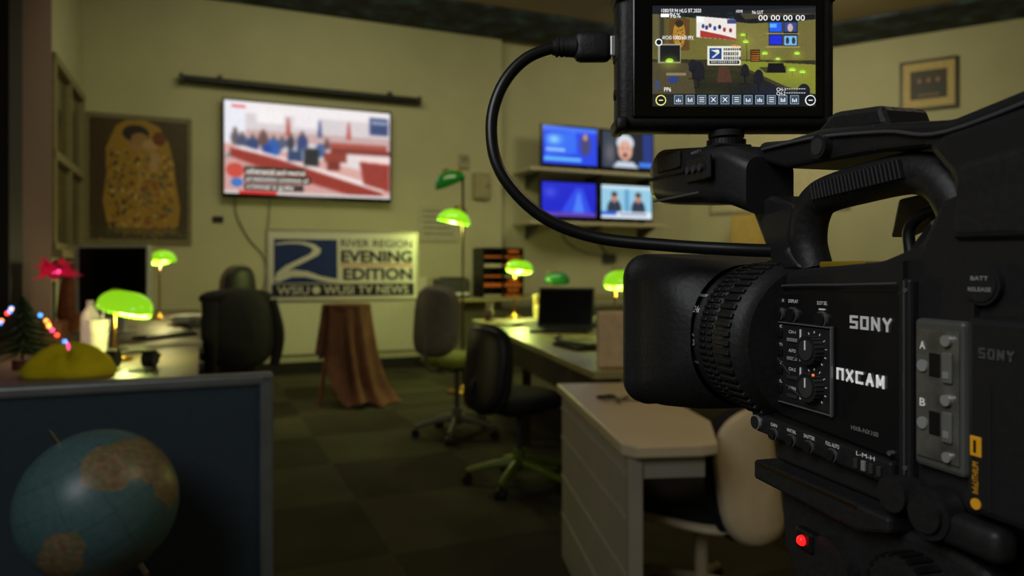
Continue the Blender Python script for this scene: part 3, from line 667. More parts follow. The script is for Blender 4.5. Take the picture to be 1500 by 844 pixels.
# ------------------------------------------------------------ near partition + globe
mb=MB('cubicle_partition',Matrix.Translation((-.567,1.7,0))@RZ(math.degrees(math.atan2(.2,.503))))
fb=M('partition_fabric',(46,60,70),.95,var=.15,scale=250,bump=.25); cap=M('partition_trim',(104,108,106),.45,metal=.2)
mb.b2(-1.2,-.03,-.02,.02,.06,.935,fb); mb.b2(-1.2,0,-.028,.028,.93,.957,cap,.008); mb.b2(-.03,0,-.028,.028,0,.957,cap,.006); mb.b2(-1.2,0,-.028,.028,0,.07,cap,.004)
mb.build()
GC=Vector((-.778,1.35,.759)); R=.1376
f=(Vector((0,0,1.2))-GC).normalized()
r_=Vector((-f.y,f.x,0)).normalized(); 
if r_.x<0: r_=-r_
up=f.cross(r_).normalized()
if up.z<0: up=-up
def pn(L): return [((x-145)/107,(738-y)/107) for x,y in L]
af=pn([(122,690),(128,672),(150,660),(180,655),(205,650),(222,668),(240,690),(250,715),(247,745),(236,760),(222,745),(212,722),(198,712),(180,716),(160,727),(140,722),(124,708)])
sa=pn([(75,790),(92,766),(118,768),(132,790),(124,818),(104,836),(84,828),(74,808)])
def inp(x,y,P):
    c=False;j=len(P)-1
    for i in range(len(P)):
        xi,yi=P[i];xj,yj=P[j]
        if (yi>y)!=(yj>y) and x<(xj-xi)*(y-yi)/(yj-yi)+xi: c=not c
        j=i
    return c
axis=Vector((-.42,-.22,.88)).normalized(); ax=axis.orthogonal().normalized(); ay=axis.cross(ax)
nu,nv=240,130; vs=[];cols=[];fs=[]
for j in range(nv+1):
    ph=math.pi*j/nv
    for i in range(nu):
        th=2*math.pi*i/nu; d=axis*math.cos(ph)+ax*math.sin(ph)*math.cos(th)+ay*math.sin(ph)*math.sin(th)
        vs.append(GC+d*R); x=d.dot(r_);y=d.dot(up); nn=mn.noise(d*7); x2=x+.06*nn+.02*mn.noise(d*20); y2=y+.06*mn.noise(d*7+Vector((5,5,5)))
        if d.dot(f)>0: land=inp(x2,y2,af) or inp(x2,y2,sa)
        else: land=mn.noise(d*1.8+Vector((3,1,2)))>.12
        m=mn.noise(d*14)*.5+mn.noise(d*30)*.3
        c=np.array((126,108,80))+m*45 if land else np.array((74,104,106))+m*14
        if (i%20==0 or j%16==0) and not land: c=c*.90
        if land and mn.noise(d*11+Vector((9,0,0)))>.25: c=np.array((108,112,74))
        cols.append(tuple(lin(np.clip(c,0,255))))
for j in range(nv):
    for i in range(nu): fs.append((j*nu+i,(j+1)*nu+i,(j+1)*nu+(i+1)%nu,j*nu+(i+1)%nu))
mb=MB('desk_globe'); mb.add(vs,fs,Mcol('globe_print',rough=.38),None,True,cols)
mb.cyl(GC+axis*R*.98,GC+axis*(R+.03),.004,chrome,r1=.002,seg=10); mb.cyl(GC-axis*R*.98,GC-axis*(R+.03),.005,chrome,seg=10)
q=GC-axis*(R+.03)
base=.50
mb.tube([q,Vector((q.x-.01,q.y,q.z-.03)),Vector((GC.x,GC.y,base+.04)),Vector((GC.x,GC.y,base+.02))],.006,brass,8)
mb.lathe([(0,.08),(.012,.08),(.025,.03),(.04,.01)],(GC.x,GC.y,base),(0,0,1),wood,30)
mb.build()
mb=MB('side_table',Matrix.Translation((GC.x,GC.y-.03,0))@RZ(21)); mb.b2(-.28,.28,-.2,.16,.47,.499,wood,.005)
for x in(-.25,.25):
    for y in(-.17,.13): mb.b2(x-.02,x+.02,y-.02,y+.02,0,.47,wood)
mb.build()

# ------------------------------------------------------------ CAMCORDER (local: x toward rear, -y = visible side, z=0 at eye level)
FK=Matrix.Translation((.1249,.54,1.2))@RZ(math.degrees(math.atan2(-.9654,.2607)))
cm=M('camcorder_shell',(32,32,34),.42,var=.12,scale=400,bump=.03); cm2=M('camcorder_rubber',(27,27,28),.55,var=.2,scale=300,bump=.08)
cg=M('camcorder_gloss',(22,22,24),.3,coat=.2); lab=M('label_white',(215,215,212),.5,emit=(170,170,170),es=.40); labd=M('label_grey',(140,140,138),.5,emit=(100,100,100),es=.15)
silver=M('satin_silver',(190,190,188),.35,metal=.5); panelg=M('slot_panel_grey',(96,96,92),.35,metal=.2)
seam=M('seam_edge',(75,75,77),.3); bring=M('button_ring',(88,88,90),.3); bcap=M('button_cap',(28,28,30),.35)
mb=MB('camcorder',FK)
def rr(x,cy,cz,hw,hh,rad,n=10):
    pts=[]
    for qx,qz,a0 in((1,1,0),(-1,1,90),(-1,-1,180),(1,-1,270)):
        for k in range(n+1):
            a=math.radians(a0+90*k/n); pts.append((x,cy+qx*(hw-rad)+rad*math.cos(a),cz+qz*(hh-rad)+rad*math.sin(a)))
    return pts
cy,cz=.02,-.0435
mb.loft([rr(.012,cy,cz,.052,.043,.015),rr(.0,cy,cz,.061,.051,.016),rr(-.002,cy,cz,.0635,.0535,.017),rr(.001,cy,cz,.065,.055,.018),rr(.008,cy,cz,.065,.055,.018),rr(.0095,cy,cz,.0635,.0535,.018),rr(.03,cy,cz,.0625,.0525,.02),rr(.055,cy,cz,.059,.0505,.028),rr(.066,cy,cz,.055,.049,.036),rr(.073,cy,cz,.050,.047,.042)],cm2,False)
mb.loft([rr(.012,cy,cz,.052,.043,.015),rr(.05,cy,cz,.04,.036,.02)],blackm,False)
mb.b2(.046,.05,cy-.04,cy+.04,cz-.036,cz+.036,blackm); mb.lathe([(.02,.034),(.03,.036),(.05,.036)],(0,cy,cz),(1,0,0),cg,32)
mb.lathe([(.060,.040),(.066,.0470),(.074,.0475),(.076,.0450),(.0775,.0450),(.0785,.0470),(.095,.0470),(.096,.0445),(.0985,.0445),(.0995,.0485),(.117,.0485),(.118,.0455),(.13,.0455)],(0,cy,cz),(1,0,0),cm2,72)
def knurl(x0,x1,r,n,h=.0012,fr_=.5):
    for k in range(n):
        a=2*math.pi*k/n; c=Vector(((x0+x1)/2,cy+r*math.cos(a),cz+r*math.sin(a)))
        mb.box(c,((x1-x0),2*math.pi*r/n*fr_,h*2),cm2,.0004,rot=Matrix.Rotation(a-math.pi/2,4,'X'),seg=1)
knurl(.0795,.0865,.0472,72,.0014); knurl(.0885,.0945,.0472,72,.0014); knurl(.1005,.1165,.0487,56,.0018,.55)
def ring_text(s_,x,a,r,w,h,m,bold=0.,spin=0):
    R_=Matrix.Rotation(math.radians(a),4,'X'); c=R_@Vector((0,-r,0)); mb.text(s_,(x,cy+c.y,cz+c.z),w,h,m,bold,rot=R_@RY(spin))
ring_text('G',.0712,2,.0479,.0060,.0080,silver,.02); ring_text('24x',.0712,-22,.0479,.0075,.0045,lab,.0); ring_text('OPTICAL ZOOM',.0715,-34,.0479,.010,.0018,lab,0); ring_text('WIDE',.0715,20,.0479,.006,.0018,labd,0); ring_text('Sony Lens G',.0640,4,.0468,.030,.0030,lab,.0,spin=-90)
for a in range(-60,60,8): ring_text('I',.0975,a,.0452,.0005,.0018,lab)
for a,s_ in((-30,'3'),(-10,'1.5'),(12,'0.8'),(30,'m')): ring_text(s_,.0975,a+4,.0453,.002,.0016,labd)
body=[(.096,-.094),(.096,-.02),(.104,-.006),(.135,.0),(.20,.004),(.225,.012),(.235,.03),(.30,.05),(.33,.03),(.33,-.1),(.30,-.105),(.106,-.098)]
mb.prism(body,.0,.10,cm,axis='y',bevel=.004,seg=3)
mb.prism([(.099,-.083),(.099,-.028),(.105,-.0135),(.216,-.010),(.216,-.089)],-.0025,.0,cg,axis='y',bevel=.0012)
mb.b2(.2165,.2185,-.003,.001,-.098,.004,blackm)
mb.b2(.2190,.2245,-.0045,.001,-.096,-.004,cm,.0015)
mb.tube([(.10,-.0028,-.014),(.13,-.0028,-.0095),(.18,-.0028,-.0078),(.215,-.0028,-.0065)],.0008,seam,8)
mb.tube([(.221,-.0046,-.005),(.221,-.0046,-.05),(.221,-.0046,-.094)],.0005,seam,6)
for A,z in((.2218,-.0095),(.2218,-.090),(.104,-.0815),(.2125,-.0855)): mb.cyl((A,-.0026,z),(A,-.0052,z),.0012,bring,seg=12)
for A,z in((.1035,-.0255),(.1152,-.0255),(.1275,-.0255),(.140,-.0255),(.164,-.0265)):
    mb.cyl((A,-.0025,z),(A,-.0042,z),.0044,bring,seg=20); mb.cyl((A,-.0042,z),(A,-.0055,z),.0036,bcap,seg=20)
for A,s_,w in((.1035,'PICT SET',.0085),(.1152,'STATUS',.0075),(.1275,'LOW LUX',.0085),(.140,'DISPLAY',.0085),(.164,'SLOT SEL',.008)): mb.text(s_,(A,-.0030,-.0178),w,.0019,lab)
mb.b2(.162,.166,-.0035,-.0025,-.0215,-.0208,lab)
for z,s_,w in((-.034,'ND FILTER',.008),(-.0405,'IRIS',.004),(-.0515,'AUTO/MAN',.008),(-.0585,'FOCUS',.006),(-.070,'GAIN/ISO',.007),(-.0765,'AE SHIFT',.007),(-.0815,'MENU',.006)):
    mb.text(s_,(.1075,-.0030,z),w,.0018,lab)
for z in(-.045,-.064): mb.box((.1075,-.0035,z),(.009,.003,.004),darkgrey,.001)
# clear covered audio control window
mb.b2(.117,.174,-.0040,-.0025,-.0765,-.0295,blackm,.003)
mb.b2(.119,.172,-.0045,-.004,-.0745,-.0315,M('control_recess',(36,36,38),.4),.001)
ce=M('clear_edge',(110,110,108),.12,coat=1)
for s0,s1,t0,t1 in((.117,.174,-.0306,-.0299),(.117,.174,-.0761,-.0754),(.117,.1177,-.0765,-.0295),(.1733,.174,-.0765,-.0295)): mb.b2(s0,s1,-.0058,-.004,t0,t1,ce,.0003)
for A,z in((.160,-.043),(.160,-.063)):
    mb.cyl((A,-.004,z),(A,-.010,z),.0075,cm2,seg=28); mb.cyl((A,-.010,z),(A,-.0105,z),.0055,darkgrey,seg=24); mb.b2(A-.0003,A+.0003,-.0109,-.0104,z,z+.005,lab)
    for k in range(20):
        a=k*.314; mb.box((A+.0075*math.cos(a),-.007,z+.0075*math.sin(a)),(.0006,.006,.0014),darkgrey,rot=Matrix.Rotation(-a,4,'Y'))
    for k in range(11):
        a=math.radians(-50+k*28); mb.box((A+.0094*math.cos(a),-.0048,z+.0094*math.sin(a)),(.0012,.0003,.0003),lab,rot=Matrix.Rotation(-a,4,'Y'))
for i in range(4):
    z=-.036-i*.0105
    mb.b2(.123,.133,-.0058,-.0045,z-.0028,z+.0012,black,.0005); mb.b2(.126,.129,-.0075,-.0058,z-.0022,z+.0006,silver if i%2 else darkgrey,.0004)
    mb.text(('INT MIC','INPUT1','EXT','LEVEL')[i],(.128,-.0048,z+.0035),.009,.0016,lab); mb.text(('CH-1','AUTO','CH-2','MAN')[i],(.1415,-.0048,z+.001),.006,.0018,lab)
    mb.b2(.1375,.146,-.0056,-.0045,z-.0045,z-.0025,silver if i<2 else darkgrey,.0003); mb.b2(.1485,.1489,-.0052,-.0045,z-.004,z+.003,lab)
mb.box((.133,-.0060,-.053),(.020,.0006,.0005),seam,rot=RY(35)); mb.box((.150,-.0060,-.045),(.016,.0006,.0005),seam,rot=RY(-40)); mb.box((.146,-.0060,-.068),(.018,.0006,.0005),seam,rot=RY(20))
mb.sph((.1665,-.0105,-.0555),.0007,M('warm_led',(255,90,30),.3,emit=(255,110,40),es=1.2),8,6)
# logos
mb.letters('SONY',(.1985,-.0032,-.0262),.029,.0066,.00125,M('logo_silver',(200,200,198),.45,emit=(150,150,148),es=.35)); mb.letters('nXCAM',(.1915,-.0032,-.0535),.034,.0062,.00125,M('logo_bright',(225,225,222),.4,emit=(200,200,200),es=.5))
mb.text('HXR-NX100',(.195,-.0034,-.079),.018,.0022,labd)
# lower control strip
mb.prism([(.104,-.086),(.215,-.089),(.215,-.1005),(.106,-.0975)],-.006,.0,cm,axis='y',bevel=.0015)
for A,s_,w in((.127,'GAIN',.006),(.143,'WHT BAL',.008),(.158,'SHUTTER',.009),(.176,'FULL AUTO',.010)):
    mb.text(s_,(A,-.0064,-.0902),w,.0020,lab); mb.cyl((A,-.006,-.0955),(A,-.0085,-.0955),.0030,bcap,seg=16); mb.cyl((A,-.006,-.0955),(A,-.0072,-.0955),.0036,bring,seg=16)
mb.cyl((.110,-.006,-.092),(.110,-.0075,-.092),.0045,silver,seg=20); mb.cyl((.110,-.0075,-.092),(.110,-.008,-.092),.0038,blackm,seg=20)
for k in range(4): mb.b2(.192+k*.005,.1945+k*.005,-.0075,-.006,-.0975,-.0925,silver if k==1 else darkgrey,.0004)
mb.text('L-M-H',(.199,-.0064,-.0900),.012,.0020,lab)
# card-slot door
mb.b2(.2265,.2525,-.0045,.001,-.0865,-.0215,panelg,.002); mb.b2(.2285,.2505,-.0055,-.0045,-.082,-.026,M('slot_glass',(104,102,92),.12,metal=.2,var=.35,scale=90,coat=1),.001)
for z0 in(-.030,-.055):
    mb.cyl((.2455,-.0055,z0),(.2455,-.0075,z0),.0024,silver,seg=16); mb.b2(.2430,.2480,-.0068,-.0055,z0-.018,z0-.005,M('latch_grey',(130,130,124),.3,metal=.3),.001); mb.b2(.236,.2415,-.0062,-.0055,z0-.016,z0-.006,black,.0006)
    mb.b2(.2440,.2470,-.0072,-.0068,z0-.016,z0-.013,silver,.0003)
    mb.text('A' if z0>-.04 else 'B',(.2325,-.006,z0-.003),.003,.0035,lab,.02); mb.cyl((.2325,-.0055,z0-.012),(.2325,-.0065,z0-.012),.0026,labd,seg=18)
mb.cyl((.2455,-.0055,-.079),(.2455,-.0070,-.079),.0022,silver,seg=16)
mb.b2(.2535,.2555,-.0030,.001,-.098,.0,blackm)
# battery bay
mb.b2(.2560,.33,-.008,.0,-.098,-.019,cm,.003)
mb.letters('SONY',(.270,-.0084,-.033),.016,.0042,.0008,M('logo_dim',(90,90,92),.4)); yl=M('yellow_label',(225,160,30),.5,emit=(200,140,20),es=.15)
mb.b2(.2585,.2635,-.0086,-.008,-.0745,-.0665,yl,.001); mb.text('1',(.261,-.0089,-.0705),.0012,.005,black,.03)
mb.text('InfoLITHIUM',(.2610,-.0086,-.083),.0125,.0028,yl,.0,rot=RY(-90)); mb.cyl((.2610,-.008,-.0935),(.2610,-.0086,-.0935),.0022,yl,seg=16)
mb.b2(.2668,.2676,-.0083,-.008,-.095,-.045,blackm)
mb.cyl((.2585,.0,-.006),(.2585,-.003,-.006),.0085,blackm,seg=32); mb.cyl((.2585,-.003,-.006),(.2585,-.0036,-.006),.0072,cm,seg=32)
mb.text('BATT',(.2585,-.0038,-.0035),.008,.0017,labd,.02); mb.text('RELEASE',(.2585,-.0038,-.008),.0105,.0017,labd,.02)
# lower rear levers
mb.cyl((.222,-.002,-.101),(.222,-.013,-.101),.008,cm2,seg=28); mb.cyl((.240,-.002,-.104),(.240,-.011,-.104),.011,cm,seg=28); mb.cyl((.240,-.011,-.104),(.240,-.013,-.104),.008,cm2,seg=28); mb.box((.257,-.004,-.108),(.03,.012,.014),cm2,.004,seg=3)
# handle front block
def hb(secs,mat): mb.loft([rr(x,y,z,hw,hh,rd) for x,y,z,hw,hh,rd in secs],mat,True)
hb([(-.012,.0,.067,.012,.012,.008),(-.008,.0,.068,.019,.018,.012),(.004,.0,.069,.022,.0205,.012),(.03,.0,.066,.022,.020,.010),(.06,.002,.063,.022,.019,.009),(.085,.006,.060,.021,.019,.009),(.10,.01,.052,.017,.018,.009)],cm)
hb([(-.014,.0,.067,.010,.010,.006),(-.0135,.0,.067,.0125,.0125,.008)],blackm)
mb.b2(-.002,.05,-.0228,-.02,.066,.068,blackm); mb.b2(.005,.07,-.0232,-.0218,.0495,.0510,bring,.0004)
mb.b2(.012,.045,-.0235,-.021,.070,.082,cm2,.002); mb.b2(.052,.082,-.0225,-.019,.058,.074,cm2,.002)
mb.text('INPUT 1',(.067,-.0229,.077),.012,.0018,labd)
for x in(.058,.066,.074): mb.cyl((x,-.0225,.066),(x,-.0245,.066),.0025,darkgrey,seg=14)
mb.b2(.03,.075,-.012,.014,.080,.0825,blackm,.001)
# handle: front post, rubber grip arch, rear post
mb.prism([(.084,.040),(.105,.046),(.130,.038),(.122,.012),(.136,.0),(.108,.0),(.100,.014)],.006,.032,cm,axis='y',bevel=.003,seg=3)
gp=[(.131,.018,.000),(.127,.017,.016),(.131,.016,.032),(.142,.016,.0415),(.172,.017,.0455),(.205,.018,.0468),(.223,.018,.0385),(.232,.019,.020),(.233,.02,.0)]
mb.tube(gp,.0105,cm2,20,8)
for k in range(24):
    x=.145+k*.0027; z=.0425+(x-.145)*.07
    mb.box((x,.0062,z+.001),(.0012,.003,.010),blackm,.0004,rot=RY(-14),seg=1)
# top rail / LCD housing
mb.prism([(.088,.070),(.12,.060),(.19,.0585),(.222,.056),(.235,.052),(.33,.062),(.33,.080),(.235,.066),(.19,.073),(.15,.078),(.12,.077),(.095,.080)],.006,.05,cm,axis='y',bevel=.003,seg=3)
mb.cyl((.155,.006,.067),(.155,.001,.067),.0065,cm2,seg=24); mb.cyl((.155,.001,.067),(.155,.0005,.067),.0045,darkgrey,seg=24); mb.prism([(.13,.076),(.19,.072),(.185,.084),(.15,.088)],.015,.045,cm2,axis='y',bevel=.003)
mb.tube([(.10,.0045,.0745),(.15,.0045,.073),(.20,.0045,.067),(.235,.0045,.0605),(.30,.0045,.070)],.001,seam,8)
# rear mass / eyepiece
mb.prism([(.222,.056),(.235,.062),(.34,.072),(.34,.0),(.238,.0),(.240,.02),(.236,.04)],.004,.06,cm,axis='y',bevel=.005,seg=3)
mb.prism([(.243,.012),(.246,.045),(.33,.055),(.33,.01)],-.003,.006,cm2,axis='y',bevel=.004,seg=3)
# fittings seen through the handle loop
mb.prism([(.148,.018),(.176,.026),(.180,.042),(.154,.040)],.055,.07,M('flap_grey',(120,115,105),.4),axis='y',bevel=.002)
mb.tube([(.19,.03,.004),(.188,.03,.02),(.198,.03,.028),(.21,.03,.03)],.003,black,8)
mb.cyl((.185,.035,.0),(.205,.035,.020),.007,cm2,seg=18); mb.b2(.145,.18,.01,.06,.001,.0045,M('yellow_strip',(140,118,20),.5),.001)
mb.b2(.12,.235,.0,.07,-.112,-.0995,blackm,.002)
mb.build()
# ---- fluid head + tripod
mb=MB('camera_tripod',FK)
mb.prism([(.115,-.1125),(.22,-.1125),(.22,-.120),(.20,-.126),(.115,-.124)],-.012,.075,cm2,axis='y',bevel=.002); mb.b2(.118,.20,-.0128,-.012,-.1145,-.1135,brass)
mb.prism([(.125,-.124),(.24,-.118),(.262,-.122),(.265,-.15),(.245,-.19),(.15,-.19),(.13,-.16)],-.002,.065,cm2,axis='y',bevel=.004,seg=3)
mb.cyl((.175,-.002,-.155),(.175,-.010,-.155),.017,cm2,seg=30); mb.cyl((.228,-.002,-.146),(.228,-.014,-.146),.019,cm2,seg=30); mb.cyl((.228,-.014,-.146),(.228,-.016,-.146),.012,cm,seg=30)
for k in range(24):
    a=k*.262; mb.box((.228+.019*math.cos(a),-.008,-.146+.019*math.sin(a)),(.002,.012,.003),black,rot=Matrix.Rotation(-a,4,'Y'))
mb.box((.160,-.009,-.1445),(.014,.006,.012),black,.002); mb.sph((.160,-.0125,-.1445),.0028,M('red_led',(255,20,20),.3,emit=(255,25,25),es=2),12,8)
mb.cyl((.19,.03,-.19),(.19,.03,-.24),.04,blackm,seg=30); mb.cyl((.19,.03,-.24),(.19,.03,-.28),.05,cm,seg=30)
for a in(.3,2.4,4.5):
    c,s_=math.cos(a),math.sin(a)
    for q in(-.02,.02): mb.cyl((.19+c*.045-s_*q,.03+s_*.045+c*q,-.26),(.19+c*.22-s_*q*.8,.03+s_*.22+c*q*.8,-.72),.011,black,seg=12)
    mb.box((.19+c*.22,.03+s_*.22,-.72),(.05,.05,.05),cm2,.008); mb.cyl((.19+c*.2,.03+s_*.2,-.68),(.19+c*.40,.03+s_*.40,-1.18),.012,darkgrey,seg=12); mb.sph((.19+c*.40,.03+s_*.40,-1.18),.02,cm2,12,8)
mb.tube([(.24,.06,-.16),(.30,.09,-.2),(.42,.13,-.28)],.009,black,10)
mb.build()

# ------------------------------------------------------------ field monitor on the handle (live picture of the room)
p=Pic(460,284,(104,98,46))
def S(x0,y0,x1,y1,c,al=1): p.rect((x0-955)/238,(y0-10)/147,(x1-955)/238,(y1-10)/147,c,al)
def SP(L,c,al=1): p.poly([((x-955)/238,(y-10)/147) for x,y in L],c,al)
def SE(x,y,rx,ry,c,al=1): p.ell((x-955)/238,(y-10)/147,rx/238,ry/147,c,al)
def SG(x,y,rx,ry,c,al=1): p.glow((x-955)/238,(y-10)/147,rx/238,ry/147,c,al)
SG(1100,60,50,34,(128,122,66),.7); SG(965,40,18,60,(66,62,36),.7); SG(1185,60,20,40,(110,100,60),.6)
SP([(955,10),(1193,10),(1193,30),(1100,36),(955,22)],(20,22,26)); SP([(1080,18),(1193,12),(1193,22),(1090,30)],(66,60,44)); 
for _ in range(30): SE(random.uniform(960,1080),random.uniform(20,30),3,1.5,(30,48,56),.6)
S(957,22,964,70,(92,86,56)); S(966,24,972,72,(52,50,34)); S(979,29,1009,75,(92,64,28)); SE(994,52,9,20,(166,122,40)); SE(994,36,6,5,(50,36,20))
for _ in range(40): S(*(lambda a,b:(a,b,a+1.5,b+1.5))(random.uniform(987,1001),random.uniform(38,70)),random.choice([(60,44,20),(200,160,70)]))
S(1010,22,1082,24,(22,22,20)); SP([(1019,25),(1077,30),(1077,60),(1019,56)],(228,222,218)); SP([(1025,44),(1077,58),(1077,60),(1025,56)],(160,54,44)); SP([(1025,43),(1077,54),(1077,57),(1025,46)],(236,226,222)); S(1019,26,1030,34,(240,240,240)); S(1064,30,1077,36,(60,70,120))
for x,y_,c in((1029,40,(50,70,120)),(1034,42,(40,60,130)),(1039,39,(90,60,60)),(1046,43,(30,70,150)),(1053,41,(40,44,60)),(1060,45,(150,60,50)),(1069,46,(140,50,40))): SE(x,y_,2.2,3.2,c)
S(1122,31,1168,33,(20,22,30)); S(1125,33,1145,49,(14,16,24)); S(1146,33,1167,50,(14,16,24)); S(1126,34,1144,48,(36,90,230)); S(1147,34,1166,48,(50,70,130)); SE(1156,42,4,6,(200,170,160)); S(1126,36,1136,42,(90,170,240))
S(1125,52,1145,68,(14,16,24)); S(1146,52,1167,69,(14,16,24)); S(1126,53,1144,67,(30,44,205)); S(1147,54,1166,68,(120,180,225)); SE(1152,61,2.5,5,(40,50,70)); SE(1161,61,2.5,5,(40,50,70)); S(1120,50,1170,51.3,(160,150,96)); S(1120,69.5,1170,70.8,(160,150,96))
p.blur(1)
SP([(955,88),(1193,90),(1193,157),(955,157)],(44,42,26)); SP([(955,100),(1193,110),(1193,157),(955,157)],(24,24,20)); SG(1060,112,60,14,(60,60,30),.6)
SP([(955,92),(1006,94),(1014,112),(1020,157),(955,157)],(74,66,42)); SP([(1082,90),(1193,96),(1193,140),(1150,128),(1085,98)],(126,130,44)); SP([(1110,100),(1150,98),(1150,106),(1120,108)],(60,62,30)); SP([(1085,98),(1150,128),(1193,140),(1193,146),(1148,133),(1084,101)],(60,54,30))
S(963,66,996,94,(150,148,130)); S(966,68,995,92,(16,18,20)); SE(985,118,8,5,(40,60,120)); S(975,108,1004,112,(130,120,90)); SE(962,126,4,8,(60,70,100))
S(1035,69,1084,97,(226,224,206)); S(1038,72,1056,88,(26,60,130)); SP([(1040,75),(1052,74),(1053,79),(1044,86),(1041,86),(1049,79)],(226,224,206))
for x0,x1,y0,y1 in((1059,1082,72,75),(1059,1080,78,82.5),(1059,1082,84.5,88.5)):
    x=x0
    while x<x1: S(x,y0,x+2.2,y1,(26,30,44)); S(x+.8,y0+1,x+1.4,y1-1,(226,224,206)); x+=3.2
S(1038,90,1082,95,(26,30,40))
for k in range(13): S(1041+k*3,91.4,1042.8+k*3,93.6,(210,210,200))
S(1098,74,1112,92,(30,22,16)); 
for k in range(5): S(1099,76+k*3.2,1111,77.4+k*3.2,(190,100,30))
S(1092.4,50,1093.2,92,(60,54,24))
for x,y,a,b in((980,91,6,3.6),(1087,53,4,2.4),(1091,63,4.4,3),(1119,80,4.6,2.8),(1166,80,4.6,2.8),(1159,104,5.5,3),(1138,88,4,2.2),(1174,107,5,2.6)):
    SG(x,y+2,a*2,b*2.5,(150,160,50),.5); p.poly([((x+a*math.cos(t_)-955)/238,(y-b*max(0,math.sin(t_))*1.2+ (b*.4 if math.sin(t_)<0 else 0)-10)/147) for t_ in [i*math.pi/8 for i in range(16)]],(150,222,44)); SE(x,y+b*.2,a*.7,b*.3,(220,250,140)); S(x-.4,y+b*.4,x+.4,y+b*3,(120,100,50))
for x,y,rx,ry in((1022,106,9,15),(1014,98,6,10),(1090,105,6,10),(1110,115,7,12),(1176,134,9,10)):
    SE(x,y,rx,ry,(24,24,32)); S(x-rx,y,x+rx,y+ry*.8,(22,22,30)); S(x-1,y+ry*.6,x+1,y+ry+9,(14,14,18)); S(x-7,y+ry+8,x+7,y+ry+9.4,(18,18,20))
SP([(1052,98),(1066,98),(1071,122),(1049,122)],(76,48,36)); SP([(1124,94),(1146,94),(1150,108),(1122,108)],(14,14,18)); SG(1130,136,40,10,(34,44,100),.35); SG(1040,140,30,10,(66,66,26),.5)
p.noise(7); p.blur(1); S(955,10,1193,21,(14,20,32),.6); S(955,138.5,1193,157,(14,18,26),.72)
mb=MB('field_monitor'); FYm=.4795
mb.b2(.0712,.2171,.480,.507,1.2945,1.389,cm2,.006,seg=3); mb.b2(.0805,.2085,.4785,.481,1.3015,1.3825,blackg,.002)
for x in(.0735,.2148):
    for z in(1.298,1.3855): mb.box((x,.4925,z),(.0085,.031,.0095),cm2,.003,seg=3)
mb.canvas(p.a,(.1481,.4782,1.3425),.1088,.0672,Mcol('field_monitor_picture',emit=1.1))
yt=.4779; px=lambda x:(x-750)*yt/1050; pz=lambda y:1.2+(395-y)*yt/1050   # monitor face grid
ui=M('ui_white',(240,240,240),.5,emit=(235,235,235),es=.95); uiy=M('ui_yellow',(240,230,120),.5,emit=(240,235,140),es=1.); uio=M('ui_orange',(240,140,40),.5,emit=(240,140,40),es=1); uib=M('ui_tile',(50,64,84),.5,emit=(62,78,98),es=.9); uid=M('ui_dark',(20,24,30),.5,emit=(20,24,30),es=.6); uil=M('ui_line',(150,170,190),.5,emit=(150,172,190),es=.9)
def ut(s_,x,y,w,h,m=ui,b=.0): mb.text(s_,(px(x),yt,pz(y)),w*yt/1050,h*yt/1050,m,b)
ut('1080/59.94 HLG BT.2020',998,15.5,58,5.5); ut('HDMI',1083,16.5,9,4); ut('No LUT',1110,18,16,5); ut('96%',989,22.5,16,7); ut('00 00 00 00',1145,26,68,8)
ut('AVCHD',977,55,14,5.5); ut('1080/60i',996,55,20,5.5); ut('PPX',1012,55.5,8,6); ut('PP6',978,131,10,6); ut('CH-1',1144,131,13,5); ut('CH-2',1144,137,13,5); ut('STA',1077,68,11,5,uio)
gm=M('ui_meter',(190,200,190),.5,emit=(190,200,190),es=.8)
for y_ in(129.5,135.5):
    for k in range(8): mb.b2(px(1152+k*3.6),px(1154.4+k*3.6),yt,yt+.0001,pz(y_+1.2),pz(y_),gm)
mb.b2(px(968),px(980),yt,yt+.0001,pz(25),pz(20),ui)
mb.lathe([(0,.0024),(.0001,.0024)],(px(965),yt+.0001,pz(62)),(0,-1,0),ui,20); mb.lathe([(0,.0017),(.0001,.0017)],(px(965),yt-.0001,pz(62)),(0,-1,0),uid,20)
for k in range(11):
    x=994+k*17
    mb.b2(px(x-6.3),px(x+6.3),yt+.0001,yt+.0002,pz(152.5),pz(139.5),uil); mb.b2(px(x-5.6),px(x+5.6),yt-.0001,yt+.0001,pz(151.8),pz(140.2),uib)
    if k in(3,4): mb.box((px(x),yt-.0002,pz(146)),(.0042,.0001,.0004),ui,rot=RY(45)); mb.box((px(x),yt-.0002,pz(146)),(.0042,.0001,.0004),ui,rot=RY(-45))
    elif k%3==2:
        for j in range(3): mb.b2(px(x-3.6),px(x+3.6),yt-.0002,yt,pz(149.5-j*3),pz(148.7-j*3),ui)
    else:
        for j in range(3): mb.b2(px(x-3.4+j*2.6),px(x-2.2+j*2.6),yt-.0002,yt,pz(149.5),pz(146.5-((k*3+j*2)%4)),ui)
for x,m_ in((968,uiy),(1187,ui)): 
    mb.lathe([(0,.0035),(.0002,.0035)],(px(x),yt,pz(147)),(0,-1,0),m_,20); mb.lathe([(0,.0029),(.0002,.0029)],(px(x),yt-.0002,pz(147)),(0,-1,0),uid,20); mb.b2(px(x-3),px(x+3),yt-.0006,yt-.0005,pz(147.8),pz(146.5),m_)
mb.box((.0714,.494,1.352),(.002,.014,.018),blackm,.0008); mb.cyl((.0712,.494,1.32),(.0702,.494,1.32),.0035,blackm,seg=16)
X=.147; Yk=.492
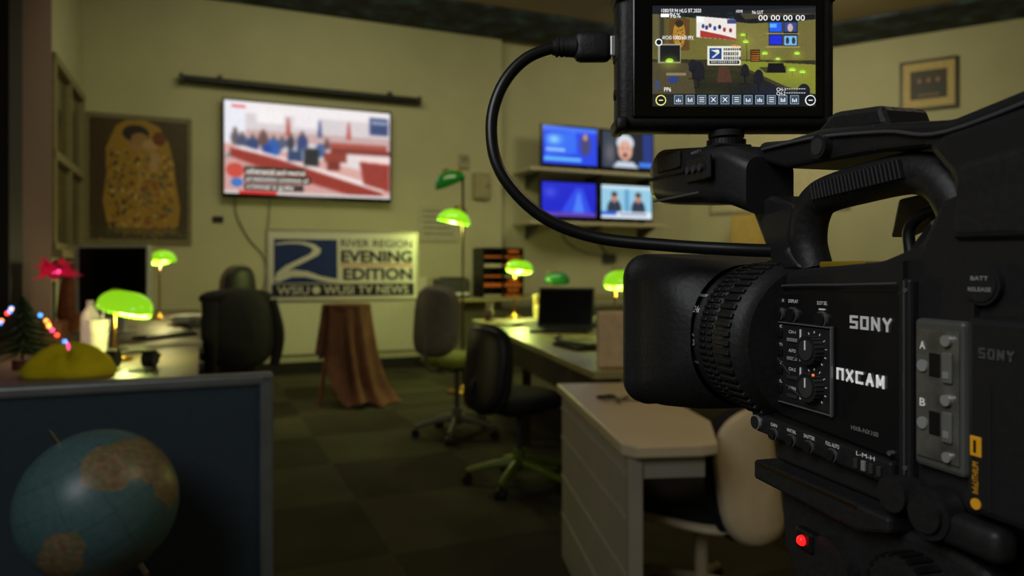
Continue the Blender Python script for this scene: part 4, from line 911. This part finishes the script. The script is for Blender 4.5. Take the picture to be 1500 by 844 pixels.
mb.cyl((X,Yk,1.2945),(X,Yk,1.2905),.012,blackm,seg=30); mb.cyl((X,Yk,1.2905),(X,Yk,1.2875),.007,darkgrey,seg=20); mb.cyl((X,Yk,1.2885),(X,Yk,1.2835),.0125,cm2,seg=36); mb.cyl((X,Yk,1.2835),(X,Yk,1.2815),.009,darkgrey,seg=24)
for k in range(32):
    a=k*2*math.pi/32; mb.box((X+.0125*math.cos(a),Yk+.0125*math.sin(a),1.286),(.0012,.0012,.005),black,rot=Matrix.Rotation(a,4,'Z'))
mb.build()
mb=MB('video_cable')
mb.tube([(.045,.494,1.353),(.030,.494,1.353),(.0085,.492,1.3440),(-.0075,.488,1.3234),(-.0140,.484,1.296),(-.0075,.480,1.2650),(.0185,.478,1.2366),(.0545,.474,1.2215),(.1015,.462,1.2155),(.1414,.448,1.2125),(.164,.441,1.2115)],.0041,M('cable_rubber',(24,24,25),.35),14,8)
mb.cyl((.028,.494,1.353),(.044,.494,1.353),.0052,blackm,r1=.007,seg=18)
for k in range(4): mb.cyl((.030+k*.0035,.494,1.353),(.0318+k*.0035,.494,1.353),.0065,blackm,seg=18)
mb.box((.0555,.494,1.353),(.026,.013,.020),cm2,.005,seg=3); mb.box((.069,.494,1.353),(.004,.010,.014),silver,.001)
mb.build()

# ------------------------------------------------------------ lights
light('wall_wash_fill','AREA',(-1.0,6.0,4.1),66,(.97,.93,.54),size=3.,sy=1.6,aim=(-1.0,8.4,1.0))  # added area light above the view, washes the back wall
light('wall_wash_fill','AREA',(2.8,7.2,4.1),66,(.98,.90,.54),size=2.,sy=1.2,aim=(3.9,9.6,2.0))  # second added, unseen area light, brightens the right wall
light('foreground_fill','AREA',(-.9,-.5,2.2),13,(.95,.97,1.0),size=.9,aim=(.14,.5,1.15))  # added fill behind the camera for camcorder and foreground
light('desk_chair_fill','AREA',(1.6,1.6,2.9),10,(1,.80,.52),size=.6,aim=(.7,2.5,.5))  # added fill out of view, brightens white desk and shell chair
w=bpy.data.worlds.new('World'); sc.world=w; w.use_nodes=True
w.node_tree.nodes['Background'].inputs[0].default_value=(.5,.45,.3,1); w.node_tree.nodes['Background'].inputs[1].default_value=.02

cam=bpy.data.cameras.new('camera'); co=bpy.data.objects.new('camera',cam); sc.collection.objects.link(co)
co.location=(0,0,1.2); co.rotation_euler=(math.radians(90),0,0)
cam.sensor_width=36; cam.lens=25.2; cam.shift_y=-27/1500; cam.clip_start=.01; cam.clip_end=60
cam.dof.use_dof=True; cam.dof.focus_distance=.42; cam.dof.aperture_fstop=8.5
sc.camera=co
